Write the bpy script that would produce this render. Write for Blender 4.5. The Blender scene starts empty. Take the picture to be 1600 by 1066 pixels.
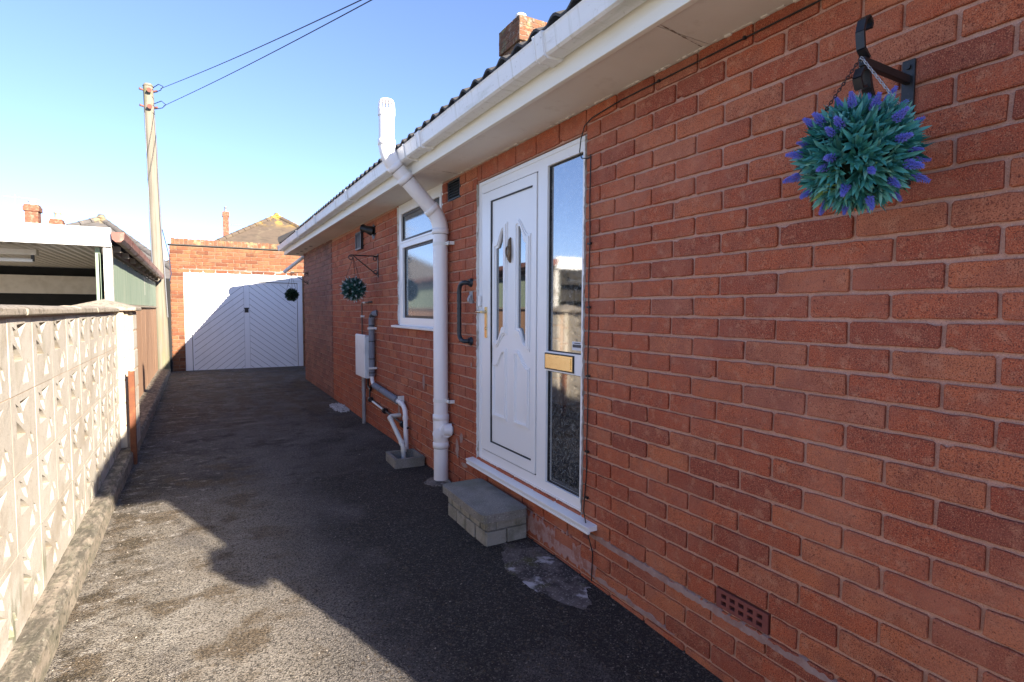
import bpy, math, random
from mathutils import Vector, Matrix
from mathutils.geometry import tessellate_polygon
R = math.radians
scene = bpy.context.scene
col = scene.collection

# ------------------------------------------------------------------ camera, sky, sun, exposure
EYE = 1.3837
cam_d = bpy.data.cameras.new('camera')
cam = bpy.data.objects.new('camera', cam_d)
col.objects.link(cam)
cam.location = (0, 0, EYE)
cam_d.sensor_fit = 'HORIZONTAL'
cam_d.sensor_width = 36.0
cam_d.lens = 36.0 * 850.0 / 1600.0
cam_d.clip_start = 0.02
cam_d.clip_end = 3000
yaw, pit, roll = R(29.43), R(-3.248), R(0.2734)
fw = Vector((math.sin(yaw) * math.cos(pit), math.cos(yaw) * math.cos(pit), math.sin(pit)))
rt = Vector((math.cos(yaw), -math.sin(yaw), 0))
up = rt.cross(fw)
rt2 = rt * math.cos(roll) + up * math.sin(roll)
up2 = up * math.cos(roll) - rt * math.sin(roll)
mat3 = Matrix((rt2, up2, -fw)).transposed()
cam.rotation_euler = mat3.to_euler()
scene.camera = cam

SUN = Vector((1.0, -2.86, 1.19))            # towards the sun
w = bpy.data.worlds.new("World")
scene.world = w
w.use_nodes = True
nt = w.node_tree
sky = nt.nodes.new('ShaderNodeTexSky')
sky.sky_type = 'NISHITA'
sky.sun_disc = False
sky.sun_elevation = math.atan2(SUN.z, math.hypot(SUN.x, SUN.y))
sky.sun_rotation = math.atan2(SUN.x, SUN.y)
sky.air_density = 0.75
sky.dust_density = 0.1
sky.ozone_density = 4.0
bg = nt.nodes['Background']
bg.inputs['Strength'].default_value = 0.088
tint = nt.nodes.new('ShaderNodeMix')        # a slightly violet blue spring sky
tint.data_type = 'RGBA'
tint.blend_type = 'MULTIPLY'
tint.inputs[0].default_value = 1.0
tint.inputs[7].default_value = (0.90, 0.83, 0.93, 1)
gam = nt.nodes.new('ShaderNodeGamma')
gam.inputs['Gamma'].default_value = 0.86
nt.links.new(sky.outputs[0], gam.inputs['Color'])
nt.links.new(gam.outputs[0], tint.inputs[6])
nt.links.new(tint.outputs[2], bg.inputs['Color'])
sl = bpy.data.lights.new('sun', 'SUN')
sl.energy = 3.6
sl.angle = R(0.5)
sl.color = (1.0, 0.90, 0.76)
so = bpy.data.objects.new('sun', sl)
col.objects.link(so)
so.location = SUN * 10
so.rotation_euler = SUN.to_track_quat('Z', 'Y').to_euler()
scene.view_settings.view_transform = 'Standard'
scene.view_settings.look = 'None'
scene.view_settings.gamma = 1.0
scene.view_settings.exposure = 2.4

# ------------------------------------------------------------------ helpers
def material(name, base, rough=0.7, layers=(), bump=(), spec=0.4, metal=0.0, tone=None, coords='Object', ior=None):
    """layers: (kind, scale(3 or 1), colour, lo, hi, amount, detail); bump: (kind, scale, strength, dist)"""
    m = bpy.data.materials.new(name)
    m.use_nodes = True
    n, l = m.node_tree.nodes, m.node_tree.links
    b = n['Principled BSDF']
    b.inputs['Roughness'].default_value = rough
    b.inputs['Specular IOR Level'].default_value = spec
    b.inputs['Metallic'].default_value = metal
    if ior: b.inputs['IOR'].default_value = ior
    tc = n.new('ShaderNodeTexCoord')
    def tex(kind, sc, detail=4):
        mp = n.new('ShaderNodeMapping')
        mp.inputs['Scale'].default_value = sc if isinstance(sc, tuple) else (sc, sc, sc)
        l.new(tc.outputs[coords], mp.inputs['Vector'])
        if kind in ('noise', 'swirl'):
            t = n.new('ShaderNodeTexNoise')
            t.inputs['Scale'].default_value = 1
            t.inputs['Detail'].default_value = detail
            t.inputs['Roughness'].default_value = 0.6
            if kind == 'swirl':
                t.inputs['Distortion'].default_value = 2.2
                t.inputs['Detail'].default_value = 1
        else:
            t = n.new('ShaderNodeTexVoronoi')
            t.inputs['Scale'].default_value = 1
        l.new(mp.outputs[0], t.inputs['Vector'])
        if kind == 'cell':
            sx = n.new('ShaderNodeSeparateColor')
            l.new(t.outputs['Color'], sx.inputs[0])
            return sx.outputs[0]
        return t.outputs[0]
    if tone:
        at = n.new('ShaderNodeAttribute'); at.attribute_name = 'tone'
        rp = n.new('ShaderNodeValToRGB')
        els = rp.color_ramp.elements
        els[0].position, els[0].color = tone[0][0], (*tone[0][1], 1)
        els[1].position, els[1].color = tone[-1][0], (*tone[-1][1], 1)
        for p, c in tone[1:-1]:
            e = els.new(p); e.color = (*c, 1)
        l.new(at.outputs['Fac'], rp.inputs[0])
        cur = rp.outputs[0]
    else:
        rgb = n.new('ShaderNodeRGB'); rgb.outputs[0].default_value = (*base, 1)
        cur = rgb.outputs[0]
    for ly in layers:
        kind, sc, c, lo, hi, amt = ly[:6]
        detail = ly[6] if len(ly) > 6 else 4
        mr = n.new('ShaderNodeMapRange')
        mr.inputs['From Min'].default_value = lo
        mr.inputs['From Max'].default_value = hi
        mr.inputs['To Max'].default_value = amt
        l.new(tex(kind, sc, detail), mr.inputs['Value'])
        fac = mr.outputs[0]
        if len(ly) > 7:                       # a mask along one axis: (axis, a, b) fades in from a to b
            for ax, a0, b0 in ly[7]:
                sp = n.new('ShaderNodeSeparateXYZ'); l.new(tc.outputs[coords], sp.inputs[0])
                m2 = n.new('ShaderNodeMapRange'); m2.interpolation_type = 'SMOOTHSTEP'
                m2.inputs['From Min'].default_value = a0; m2.inputs['From Max'].default_value = b0
                l.new(sp.outputs[ax], m2.inputs['Value'])
                mu = n.new('ShaderNodeMath'); mu.operation = 'MULTIPLY'
                l.new(fac, mu.inputs[0]); l.new(m2.outputs[0], mu.inputs[1])
                fac = mu.outputs[0]
        mx = n.new('ShaderNodeMix'); mx.data_type = 'RGBA'
        l.new(fac, mx.inputs[0]); l.new(cur, mx.inputs[6])
        mx.inputs[7].default_value = (*c, 1)
        cur = mx.outputs[2]
    l.new(cur, b.inputs['Base Color'])
    prev = None
    for kind, sc, st, dist in bump:
        bn = n.new('ShaderNodeBump')
        bn.inputs['Strength'].default_value = st
        bn.inputs['Distance'].default_value = dist
        l.new(tex(kind, sc, 6), bn.inputs['Height'])
        if prev: l.new(prev, bn.inputs['Normal'])
        prev = bn.outputs[0]
    if prev: l.new(prev, b.inputs['Normal'])
    return m

class MB:
    def __init__(s): s.v, s.f, s.m, s.t, s.sm = [], [], [], [], []
    def add(s, vs, fs, mi=0, tone=0.5, smooth=False):
        o = len(s.v)
        s.v += [tuple(p) for p in vs]
        for f in fs:
            s.f.append(tuple(i + o for i in f)); s.m.append(mi); s.t.append(tone); s.sm.append(smooth)
        return s
    def box(s, x0, y0, z0, x1, y1, z1, mi=0, tone=0.5):
        vs = [(x0,y0,z0),(x1,y0,z0),(x1,y1,z0),(x0,y1,z0),(x0,y0,z1),(x1,y0,z1),(x1,y1,z1),(x0,y1,z1)]
        return s.add(vs, [(0,3,2,1),(4,5,6,7),(0,1,5,4),(1,2,6,5),(2,3,7,6),(3,0,4,7)], mi, tone)
    def hexa(s, p, mi=0, tone=0.5):           # eight points, bottom ring then top ring
        return s.add(p, [(0,3,2,1),(4,5,6,7),(0,1,5,4),(1,2,6,5),(2,3,7,6),(3,0,4,7)], mi, tone)
    def tube(s, pts, r, n=12, mi=0, caps=True, tone=0.5):
        pts = [Vector(p) for p in pts]
        rs = r if isinstance(r, (list, tuple)) else [r] * len(pts)
        rings = []; prev = None
        for i, p in enumerate(pts):
            d = (pts[min(i+1, len(pts)-1)] - pts[max(i-1, 0)]).normalized()
            if prev is None:
                a = d.orthogonal().normalized()
            else:
                a = (prev - d * prev.dot(d)).normalized()
            prev = a; bb = d.cross(a)
            rings.append([p + (a * math.cos(2*math.pi*k/n) + bb * math.sin(2*math.pi*k/n)) * rs[i] for k in range(n)])
        vs = [q for rg in rings for q in rg]
        fs = [(i*n+k, i*n+(k+1)%n, (i+1)*n+(k+1)%n, (i+1)*n+k) for i in range(len(pts)-1) for k in range(n)]
        s.add(vs, fs, mi, tone, True)
        if caps:
            s.add(rings[0], [tuple(range(n))[::-1]], mi, tone); s.add(rings[-1], [tuple(range(n))], mi, tone)
        return s
    def prism(s, outer, holes, mp, w0, w1, mi=0, tone=0.5, back=True):
        """extrude a 2-D outline with holes; mp(u, v, w) -> world; w1 is the front"""
        loops = [outer] + list(holes)
        flat = [p for lp in loops for p in lp]
        tris = tessellate_polygon([[Vector((p[0], p[1], 0)) for p in lp] for lp in loops])
        fs = []
        for t in tris:
            a, b, c = [flat[i] for i in t]
            if (b[0]-a[0])*(c[1]-a[1])-(b[1]-a[1])*(c[0]-a[0]) < 0: t = (t[0], t[2], t[1])
            fs.append(tuple(t))
        s.add([mp(p[0], p[1], w1) for p in flat], fs, mi, tone)
        if back: s.add([mp(p[0], p[1], w0) for p in flat], [f[::-1] for f in fs], mi, tone)
        for lp in loops:
            n = len(lp)
            s.add([mp(p[0], p[1], w0) for p in lp] + [mp(p[0], p[1], w1) for p in lp],
                  [(i, (i+1) % n, n+(i+1) % n, n+i) for i in range(n)], mi, tone)
        return s
    def build(s, name, mats, parent=None, loc=None, bevel=0, smooth=None):
        base = Vector(loc) if loc else Vector((0, 0, 0))
        p = parent
        while p is not None:
            base = base + p.location; p = p.parent
        me = bpy.data.meshes.new(name)
        me.from_pydata([Vector(q) - base for q in s.v], [], s.f)
        for mm in (mats if isinstance(mats, (list, tuple)) else [mats]): me.materials.append(mm)
        me.polygons.foreach_set('material_index', s.m)
        me.polygons.foreach_set('use_smooth', s.sm if smooth is None else [smooth] * len(s.f))
        at = me.attributes.new('tone', 'FLOAT', 'FACE'); at.data.foreach_set('value', s.t)
        import bmesh
        bm = bmesh.new(); bm.from_mesh(me)
        bmesh.ops.recalc_face_normals(bm, faces=bm.faces)
        bm.to_mesh(me); bm.free()
        me.update()
        o = bpy.data.objects.new(name, me); col.objects.link(o)
        if parent: o.parent = parent
        if loc: o.location = loc
        if bevel:
            md = o.modifiers.new('bevel', 'BEVEL'); md.width = bevel; md.segments = 2
            md.limit_method = 'ANGLE'; md.angle_limit = R(40)
            md.harden_normals = False
        return o

def build_each(M, name, mats, parent, bevel=0):
    key, par = {}, list(range(len(M.v)))
    def find(i):
        while par[i] != i: par[i] = par[par[i]]; i = par[i]
        return i
    for i, p in enumerate(M.v):
        k = (round(p[0], 5), round(p[1], 5), round(p[2], 5))
        if k in key: par[find(i)] = find(key[k])
        else: key[k] = i
    for f in M.f:
        for i in f[1:]: par[find(i)] = find(f[0])
    groups = {}
    for j, f in enumerate(M.f): groups.setdefault(find(f[0]), []).append(j)
    out = []
    for fs in groups.values():
        N = MB(); mp = {}
        for j in fs:
            for i in M.f[j]:
                if i not in mp: mp[i] = len(N.v); N.v.append(M.v[i])
            N.f.append(tuple(mp[i] for i in M.f[j])); N.m.append(M.m[j]); N.t.append(M.t[j]); N.sm.append(M.sm[j])
        out.append(N.build(name, mats, parent, bevel=bevel))
    return out
def tag(o, label=None, cat=None, group=None, kind=None):
    if label: o['label'] = label
    if cat: o['category'] = cat
    if group: o['group'] = group
    if kind: o['kind'] = kind
    return o
def thing(name, loc, label, cat, group=None):
    o = bpy.data.objects.new(name, None); col.objects.link(o)
    o.empty_display_size = 0.2
    o.location = loc
    return tag(o, label, cat, group)
def copy_tree(o, parent=None):
    c = o.copy(); col.objects.link(c)
    if parent: c.parent = parent
    for ch in list(o.children): copy_tree(ch, c)
    return c

def brickwork(M, place, u0, u1, row0, row1, phase, rnd, holes=(), L=0.242, H=0.08, z0=0.0, j=0.0120, mi=0, proud=0.0115, tone=(0, 1), wob=0.0009):
    """individual bricks with worn edges; place(u, z, d)"""
    for r in range(row0, row1):
        za, zb = z0 + r * H, z0 + (r + 1) * H
        zc = (za + zb) / 2
        cuts = [(max(h[0], u0), min(h[1], u1)) for h in holes if h[2] < zc < h[3]]
        segs = [(u0, u1)]
        for a, b in cuts:
            ns = []
            for p, q in segs:
                if b <= p or a >= q: ns.append((p, q)); continue
                if a > p: ns.append((p, a))
                if b < q: ns.append((b, q))
            segs = ns
        ph = phase(r)
        k0 = math.floor((u0 - ph) / L) - 1
        jit = {}
        for k in range(k0, k0 + int((u1 - u0) / L) + 4):
            for p, q in segs:
                a = max(ph + k * L + jit.setdefault(k, rnd.uniform(-.004, .004)), p)
                b = min(ph + (k + 1) * L + jit.setdefault(k + 1, rnd.uniform(-.004, .004)), q)
                if b - a < 0.028: continue
                ja = j * rnd.uniform(.85, 1.15); jz = j * rnd.uniform(.9, 1.15)
                sh = rnd.uniform(-.0012, .0012)
                one_brick(M, place, a + ja/2, b - ja/2, za + jz/2 + sh, zb - jz/2 + sh, rnd, mi, proud, rnd.uniform(*tone), wob)
def one_brick(M, place, a, b, c, d, rnd, mi, proud, tone, wob=0.0011):
    ch = rnd.uniform(.002, .0065)
    P = []
    nl = max(1, int((b - a) / .028))
    g = lambda: rnd.gauss(0, wob)
    for i in range(nl + 1):
        t = i / nl; P.append((a + ch + (b - a - 2*ch) * t, c + g()))
    P.append((b + g(), c + ch)); P.append((b + g(), d - ch))
    for i in range(nl + 1):
        t = i / nl; P.append((b - ch - (b - a - 2*ch) * t, d + g()))
    P.append((a + g(), d - ch)); P.append((a + g(), c + ch))
    n = len(P); cu, cz = (a+b)/2, (c+d)/2
    pr = proud + rnd.uniform(-.0015, .0012)
    tu, tz = rnd.gauss(0, .004), rnd.gauss(0, .01)
    if rnd.random() < .16:                      # a chipped corner
        i0 = rnd.choice([0, nl, nl + 3, 2*nl + 3]) % n
        P[i0] = (P[i0][0] + (cu - P[i0][0]) * rnd.uniform(.04, .12), P[i0][1] + (cz - P[i0][1]) * rnd.uniform(.1, .35))
    ins = .0028
    def inn(p):
        return (p[0] + (ins if p[0] < cu else -ins), p[1] + (ins if p[1] < cz else -ins))
    f = lambda p, dd: place(p[0], p[1], dd + (p[0]-cu)*tu + (p[1]-cz)*tz)
    vs = [f(p, -.004) for p in P] + [f(p, pr - .0025) for p in P] + [f(inn(p), pr) for p in P]
    fs = []
    for i in range(n):
        k = (i + 1) % n
        fs += [(i, k, n+k, n+i), (n+i, n+k, 2*n+k, 2*n+i)]
    fs.append(tuple(range(2*n, 3*n)))
    M.add(vs, fs, mi, tone)

# ------------------------------------------------------------------ materials
BT = [(0, (.27, .064, .040)), (.10, (.345, .080, .044)), (.35, (.41, .096, .047)), (.65, (.465, .118, .055)), (.86, (.51, .158, .072)), (.95, (.43, .145, .08)), (1, (.36, .120, .076))]
m_brick = material('red_brick', (0,0,0), .9, [
    ('noise', 10, (.26, .082, .054), .46, .66, .65), ('noise', 26, (.50, .22, .13), .54, .68, .65), ('noise', (14, 14, 60), (.29, .09, .055), .56, .68, .6),
    ('noise', 330, (.56, .23, .13), .53, .63, .75, 2), ('noise', 290, (.12, .034, .024), .53, .63, .9, 2), ('noise', 4.5, (.34, .12, .08), .5, .66, .45), ('noise', 2.2, (.50, .20, .12), .54, .68, .4), ('noise', 95, (.12, .036, .026), .64, .70, .75, 2), ('noise', 130, (.58, .36, .22), .68, .74, .7, 2)],
    [('noise', 260, 1.0, .003), ('noise', 40, .8, .004)], .2, tone=BT)
m_mortar = material('pink_mortar', (.52, .292, .215), .95, [('noise', 7, (.44, .235, .17), .45, .65, .7), ('noise', 300, (.62, .42, .35), .55, .66, .65, 2), ('noise', 280, (.19, .10, .08), .58, .68, .6, 2), ('noise', 3.1, (.46, .32, .27), .55, .7, .6), ('noise', 60, (.22, .12, .095), .64, .72, .6)],
    [('noise', 220, .8, .002), ('noise', 40, .6, .004)], .2)
BT2 = [(0, (.17, .078, .064)), (.5, (.235, .10, .075)), (1, (.29, .135, .10))]
m_brick2 = material('grey_red_brick', (0,0,0), .85, [('noise', 9, (.16, .075, .06), .5, .68, .5), ('noise', 300, (.34, .20, .16), .6, .72, .5, 2), ('noise', .9, (.13, .07, .06), .5, .66, .6)],
    [('noise', 160, .4, .0016)], .25, tone=BT2)
m_mortar2 = material('grey_mortar', (.33, .235, .205), .95, [('noise', 7, (.25, .165, .14), .45, .65, .7)], [('noise', 200, .5, .002)], .2)
BT3 = [(0, (.12, .046, .028)), (.3, (.20, .078, .041)), (.7, (.25, .106, .053)), (1, (.21, .105, .060))]
m_brick3 = material('orange_brick', (0,0,0), .9, [('noise', 3, (.27, .165, .075), .56, .7, .5), ('noise', 14, (.12, .045, .028), .5, .66, .6), ('noise', 1.7, (.28, .21, .155), .6, .72, .5)], [('noise', 60, .5, .003)], .2, tone=BT3)
m_mortar3 = material('sandy_mortar', (.24, .165, .115), .95, [('noise', 9, (.16, .10, .07), .45, .65, .7)], [('noise', 90, .5, .003)], .2)
m_lichen_brick = material('lichened_brick', (0,0,0), .9, [('noise', 7, (.13, .075, .05), .42, .6, .75), ('noise', 6, (.24, .21, .11), .54, .62, .8), ('noise', 11, (.30, .26, .21), .56, .66, .7), ('noise', 9, (.10, .075, .05), .55, .68, .8)], [('noise', 50, .6, .004)], .2, tone=BT3)
m_smear = material('mortar_smear', (.36, .25, .225), .95, [('noise', 12, (.29, .17, .145), .42, .62, .8), ('noise', 60, (.44, .33, .30), .55, .7, .6)], [('noise', 80, .8, .004), ('noise', 18, .6, .006)], .2)
m_paint_plinth = material('flaked_pink_paint', (.40, .24, .215), .9, [('noise', 14, (.30, .12, .085), .48, .60, .85, 8), ('noise', 50, (.48, .37, .36), .55, .68, .6)], [('noise', 60, .6, .004)], .2)
m_upvc = material('white_upvc', (.82, .82, .82), .32, [('noise', (2, 2, .5), (.79, .79, .79), .45, .7, .5), ('noise', 40, (.66, .64, .6), .7, .82, .3)], [('noise', 3, .02, .002)], .5)
m_upvc_dull = material('weathered_white_upvc', (.78, .78, .77), .42, [('noise', (4, .8, 4), (.66, .65, .63), .5, .75, .6), ('noise', 45, (.34, .31, .27), .63, .75, .7), ('noise', (5, 30, 2), (.50, .49, .42), .55, .70, .7, 6), ('noise', (8, 1.6, 8), (.46, .47, .38), .60, .72, .6, 6), ('noise', (2, 5, 30), (.58, .56, .52), .6, .7, .5)], [('noise', 20, .05, .002)], .5)
m_fascia = material('cream_white_fascia', (.80, .78, .71), .45, [('noise', (2, .7, 6), (.66, .60, .48), .5, .7, .6), ('noise', 60, (.40, .34, .26), .7, .8, .5)], (), .45)
m_soffit = material('painted_soffit_board', (.74, .695, .64), .8, [('noise', 1.3, (.66, .60, .54), .42, .65, .8), ('noise', 9, (.54, .47, .40), .6, .75, .5), ('noise', 150, (.78, .74, .69), .55, .7, .4)], [('noise', 90, .25, .002)], .3)
m_gasket = material('black_gasket', (.012, .012, .014), .5)
m_brown_gasket = material('dark_brown_gasket', (.022, .014, .013), .45)
m_glass = material('obscure_glass', (.014, .018, .020), .04, [('swirl', 24, (.26, .285, .29), .50, .52, .75), ('swirl', 24, (.010, .013, .014), .535, .56, 1.0), ('swirl', 24, (.21, .23, .235), .60, .62, .7), ('swirl', 24, (.008, .01, .011), .64, .66, 1.0)], [('swirl', 30, .022, .002)], .9, ior=2.5)
m_glass_plain = material('door_glass', (.012, .016, .020), .03, [('noise', 3, (.03, .036, .04), .5, .6, .7)], [('noise', 9, .012, .003)], .9, ior=2.5)
m_glass_win = material('window_glass', (.13, .17, .185), .05, [('noise', 90, (.22, .26, .27), .52, .66, .7)], [('noise', 130, .05, .002)], .9, ior=2.3)
m_brass = material('polished_brass', (.78, .65, .42), .22, [('noise', 30, (.62, .49, .29), .5, .7, .5)], (), .5, 1.0)
m_bronze = material('antique_bronze', (.16, .11, .07), .4, [('noise', 40, (.35, .25, .12), .55, .7, .6)], (), .5, .8)
m_blackiron = material('black_painted_iron', (.012, .012, .014), .45, [('noise', 90, (.05, .045, .045), .6, .75, .6)], [('noise', 120, .2, .001)], .5)
m_rubber = material('dark_grey_plastic', (.022, .028, .035), .45, [('noise', 20, (.04, .045, .05), .5, .7, .5)])
m_rail = material('ribbed_black_plastic', (.020, .026, .034), .38)
m_pvc = material('white_pvc_pipe', (.80, .785, .79), .36, [('noise', (8, 8, 1.5), (.71, .69, .69), .5, .72, .6), ('noise', 60, (.50, .47, .44), .68, .8, .4)], [('noise', 8, .04, .002)], .5)
m_pvc_old = material('aged_pvc_pipe', (.66, .65, .61), .4, [('noise', 14, (.5, .46, .38), .55, .72, .6)], (), .45)
m_lag = material('grey_foam_lagging', (.20, .21, .245), .9, [('noise', 25, (.28, .29, .32), .5, .7, .6)], [('noise', 60, .4, .003)], .2)
m_steel = material('galvanised_conduit', (.34, .34, .36), .5, [('noise', 30, (.22, .21, .2), .5, .7, .6)], (), .5, .4)
m_copper = material('tarnished_copper', (.11, .075, .06), .55, [('noise', 30, (.05, .04, .035), .5, .65, .7)], (), .5, .3)
m_box = material('off_white_meter_box', (.76, .77, .77), .45, [('noise', 6, (.56, .57, .58), .5, .7, .6)], (), .45)
m_concrete = material('weathered_concrete', (.23, .215, .195), .92, [('noise', 7, (.15, .14, .125), .42, .66, .7, 8), ('noise', 130, (.46, .43, .39), .58, .68, .7, 2), ('noise', 90, (.07, .065, .06), .62, .7, .8, 2), ('noise', 4, (.15, .15, .11), .5, .65, .5)], [('noise', 110, .8, .003), ('noise', 16, .4, .006)], .25)
m_step_block = material('pale_block', (.30, .285, .25), .92, [('noise', 9, (.19, .18, .15), .45, .62, .8), ('noise', 120, (.40, .38, .34), .56, .7, .6, 2), ('noise', 5, (.15, .155, .10), .54, .68, .5)], [('noise', 90, .7, .003)], .2)
m_screen = material('cream_screen_block', (0,0,0), .93, [('noise', 5, (.42, .37, .30), .42, .62, .6), ('noise', 22, (.37, .31, .245), .57, .72, .6), ('noise', 200, (.60, .55, .48), .56, .68, .6, 2), ('noise', 160, (.28, .23, .18), .60, .72, .5, 2), ('noise', (9, 9, 1.6), (.27, .25, .17), .56, .70, .7, 6, ((2, .75, 1.15),)), ('noise', 3, (.33, .27, .20), .55, .66, .55, 6), ('noise', (10, 10, 3), (.16, .17, .10), .56, .66, .8, 6, ((2, .28, .06),))], [('noise', 140, .6, .003), ('noise', 20, .5, .005)], .2,
                    tone=[(0, (.46, .415, .35)), (.7, (.53, .485, .415)), (1, (.62, .575, .51))])
m_screen_joint = material('sandy_joint', (.50, .37, .27), .95, [('noise', 20, (.40, .29, .21), .45, .65, .7)], [('noise', 110, .5, .003)], .2)
m_coping = material('lichened_coping', (.31, .265, .21), .95, [('noise', 24, (.18, .15, .115), .5, .62, .85), ('noise', 75, (.45, .40, .32), .56, .66, .7), ('noise', 45, (.10, .085, .065), .62, .7, .8)], [('noise', 60, .9, .006)], .2)
m_kerb = material('mossy_kerb', (.34, .285, .225), .95, [('noise', (30, 9, 20), (.19, .175, .13), .42, .62, .85), ('noise', (70, 22, 30), (.065, .062, .048), .54, .66, .85, 6), ('noise', 14, (.14, .135, .085), .54, .66, .5), ('noise', 90, (.46, .40, .32), .58, .7, .7), ('noise', (26, 10, 20), (.095, .085, .068), .40, .58, .85, 8, ((2, .095, .118),)), ('noise', (60, 30, 60), (.34, .32, .25), .60, .68, .7, 6, ((2, .095, .118),))], [('noise', 70, .9, .005)], .2)
m_rust = material('rusty_steel', (.15, .055, .028), .85, [('noise', 18, (.24, .095, .042), .5, .65, .7), ('noise', 60, (.08, .035, .025), .55, .7, .7)], [('noise', 80, .6, .002)], .3)
m_wood_brown = material('brown_fence_paint', (.34, .205, .13), .9, [('noise', (30, 30, 1.2), (.25, .145, .09), .45, .65, .8), ('noise', (90, 90, 3), (.42, .28, .19), .55, .7, .6)], [('noise', (80, 80, 2), .5, .003)], .2)
m_wood_green = material('faded_green_boards', (.24, .31, .235), .85, [('noise', (40, 40, 1.5), (.34, .38, .29), .45, .65, .8), ('noise', (14, 14, .7), (.17, .235, .175), .52, .68, .7)], [('noise', (90, 90, 2), .5, .003)], .2)
m_wood_grey = material('grey_weathered_wood', (.30, .26, .205), .9, [('noise', (30, 30, 1), (.20, .165, .125), .45, .65, .8)], [('noise', (70, 70, 2), .6, .003)], .2)
m_white_flake = material('flaking_white_paint', (.62, .60, .56), .8, [('noise', (18, 18, 6), (.33, .29, .24), .52, .58, .9)], [('noise', 50, .5, .002)], .3)
m_white_paint = material('white_gloss_paint', (.74, .74, .72), .45, [('noise', 3, (.68, .67, .64), .5, .7, .5), ('noise', 60, (.45, .40, .34), .7, .8, .4)], (), .4)
m_garage_white = material('white_garage_paint', (.78, .78, .79), .5, [('noise', (4, 4, 1), (.70, .70, .70), .5, .7, .6), ('noise', 50, (.5, .48, .46), .68, .8, .4)], [('noise', 30, .08, .002)], .4)
m_groove = material('groove_shade', (.16, .16, .17), .8, [('noise', 8, (.26, .26, .27), .5, .7, .6)])  # grey backing that paints the shade in the garage door grooves
m_under = material('pale_corrugated_sheet', (.66, .61, .53), .7, [('noise', (8, 1, 8), (.54, .49, .41), .45, .65, .7)])
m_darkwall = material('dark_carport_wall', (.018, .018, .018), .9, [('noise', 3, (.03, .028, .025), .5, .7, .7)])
m_brown_gutter = material('brown_plastic_gutter', (.20, .075, .055), .5, [('noise', 12, (.30, .20, .16), .5, .68, .8)])
m_pole = material('weathered_pole_timber', (.22, .195, .155), .92, [('noise', (26, 26, .8), (.145, .125, .10), .45, .62, .8), ('noise', (80, 80, 2), (.15, .115, .07), .58, .7, .8), ('noise', (9, 9, 2), (.17, .175, .085), .40, .58, .5, 4, ((2, 2.4, .0),)), ('noise', (14, 14, 6), (.12, .14, .06), .5, .6, .8, 4, ((2, 5.2, 5.5),))], [('noise', (70, 70, 2), .7, .005)], .2)
m_red_ins = material('red_brown_cap', (.22, .09, .07), .6)
m_cable = material('black_cable', (.012, .012, .013), .5)
m_wire = material('dark_blue_wire', (.02, .03, .07), .6)
m_tile = material('grey_concrete_tile', (.075, .07, .068), .9, [('noise', 6, (.11, .10, .085), .5, .66, .7), ('noise', 60, (.045, .042, .04), .5, .7, .6)], [('noise', 60, .6, .004)], .2)
m_far_tile = material('brown_clay_tile', (.12, .09, .066), .9, [('noise', (2, 2, 9), (.085, .066, .05), .45, .65, .8), ('noise', 3, (.17, .135, .09), .55, .7, .6), ('noise', 2.2, (.42, .27, .06), .46, .56, .95, 4, ((2, -.9, -.15),))], [('noise', 8, .5, .02)], .2)
m_far_tile2 = material('grey_slate_tile', (.115, .105, .10), .9, [('noise', (2, 2, 9), (.08, .075, .07), .45, .65, .8), ('noise', 2.2, (.28, .22, .13), .5, .6, .9, 4, ((2, -.6, -.1),))], [('noise', 8, .5, .02)], .2)
m_far_brick = material('far_orange_brick', (.22, .095, .058), .9, [('noise', (6, 6, 14), (.14, .055, .036), .45, .62, .85), ('noise', 9, (.30, .215, .15), .50, .64, .75)], [('noise', 20, .6, .01)], .2)
m_buff = material('buff_clay_pot', (.62, .52, .36), .85, [('noise', 6, (.45, .36, .24), .5, .66, .7)])
m_whitepot = material('white_pot', (.78, .78, .76), .5)
m_chain = material('steel_chain', (.5, .5, .5), .35, (), (), .5, .9)
m_rust_chain = material('rusted_chain', (.06, .035, .03), .6, (), (), .4, .4)
LT = [(0, (.014, .080, .070)), (.35, (.03, .19, .17)), (.7, (.08, .33, .30)), (.9, (.20, .50, .45)), (1, (.20, .33, .10))]
m_leaf = material('teal_plastic_leaf', (0,0,0), .42, (), (), .5, tone=LT)
m_core = material('dark_core', (.006, .014, .008), .9)
m_lav = material('violet_floret', (.13, .16, .58), .6, [('noise', 60, (.24, .20, .66), .45, .65, .7)])
m_pale_tip = material('frosted_white_tip', (.50, .56, .58), .5)
m_leaf_dark = material('dark_green_leaf', (0,0,0), .5, (), (), .4, tone=[(0, (.006, .022, .010)), (.6, (.014, .05, .024)), (1, (.045, .075, .03))])
m_leaf_teal = material('frosted_teal_leaf', (0,0,0), .45, (), (), .45, tone=[(0, (.008, .034, .028)), (.6, (.02, .08, .07)), (1, (.06, .15, .13))])
m_pebble = material('white_chippings', (.55, .54, .52), .8, (), (), .3, tone=[(0, (.30, .29, .28)), (.5, (.52, .51, .50)), (1, (.68, .67, .66))])
m_grit = material('driveway_grit', (.3,.3,.3), .9, (), (), .3, tone=[(0, (.035, .03, .027)), (.6, (.11, .09, .07)), (1, (.32, .28, .24))])
m_sticker = material('pale_sticker', (.62, .62, .64), .5)
m_ink = material('dark_ink', (.06, .06, .07), .5)
m_patch = material('cracked_concrete_patch', (.135, .115, .11), .92, [('noise', 7, (.045, .04, .04), .45, .56, .9, 8), ('noise', 5.5, (.50, .48, .50), .56, .62, .85, 8), ('noise', 5, (.10, .10, .04), .55, .68, .7), ('cell', 150, (.3, .28, .26), .8, .99, .7)], [('noise', 60, .8, .006)], .25)

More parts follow.
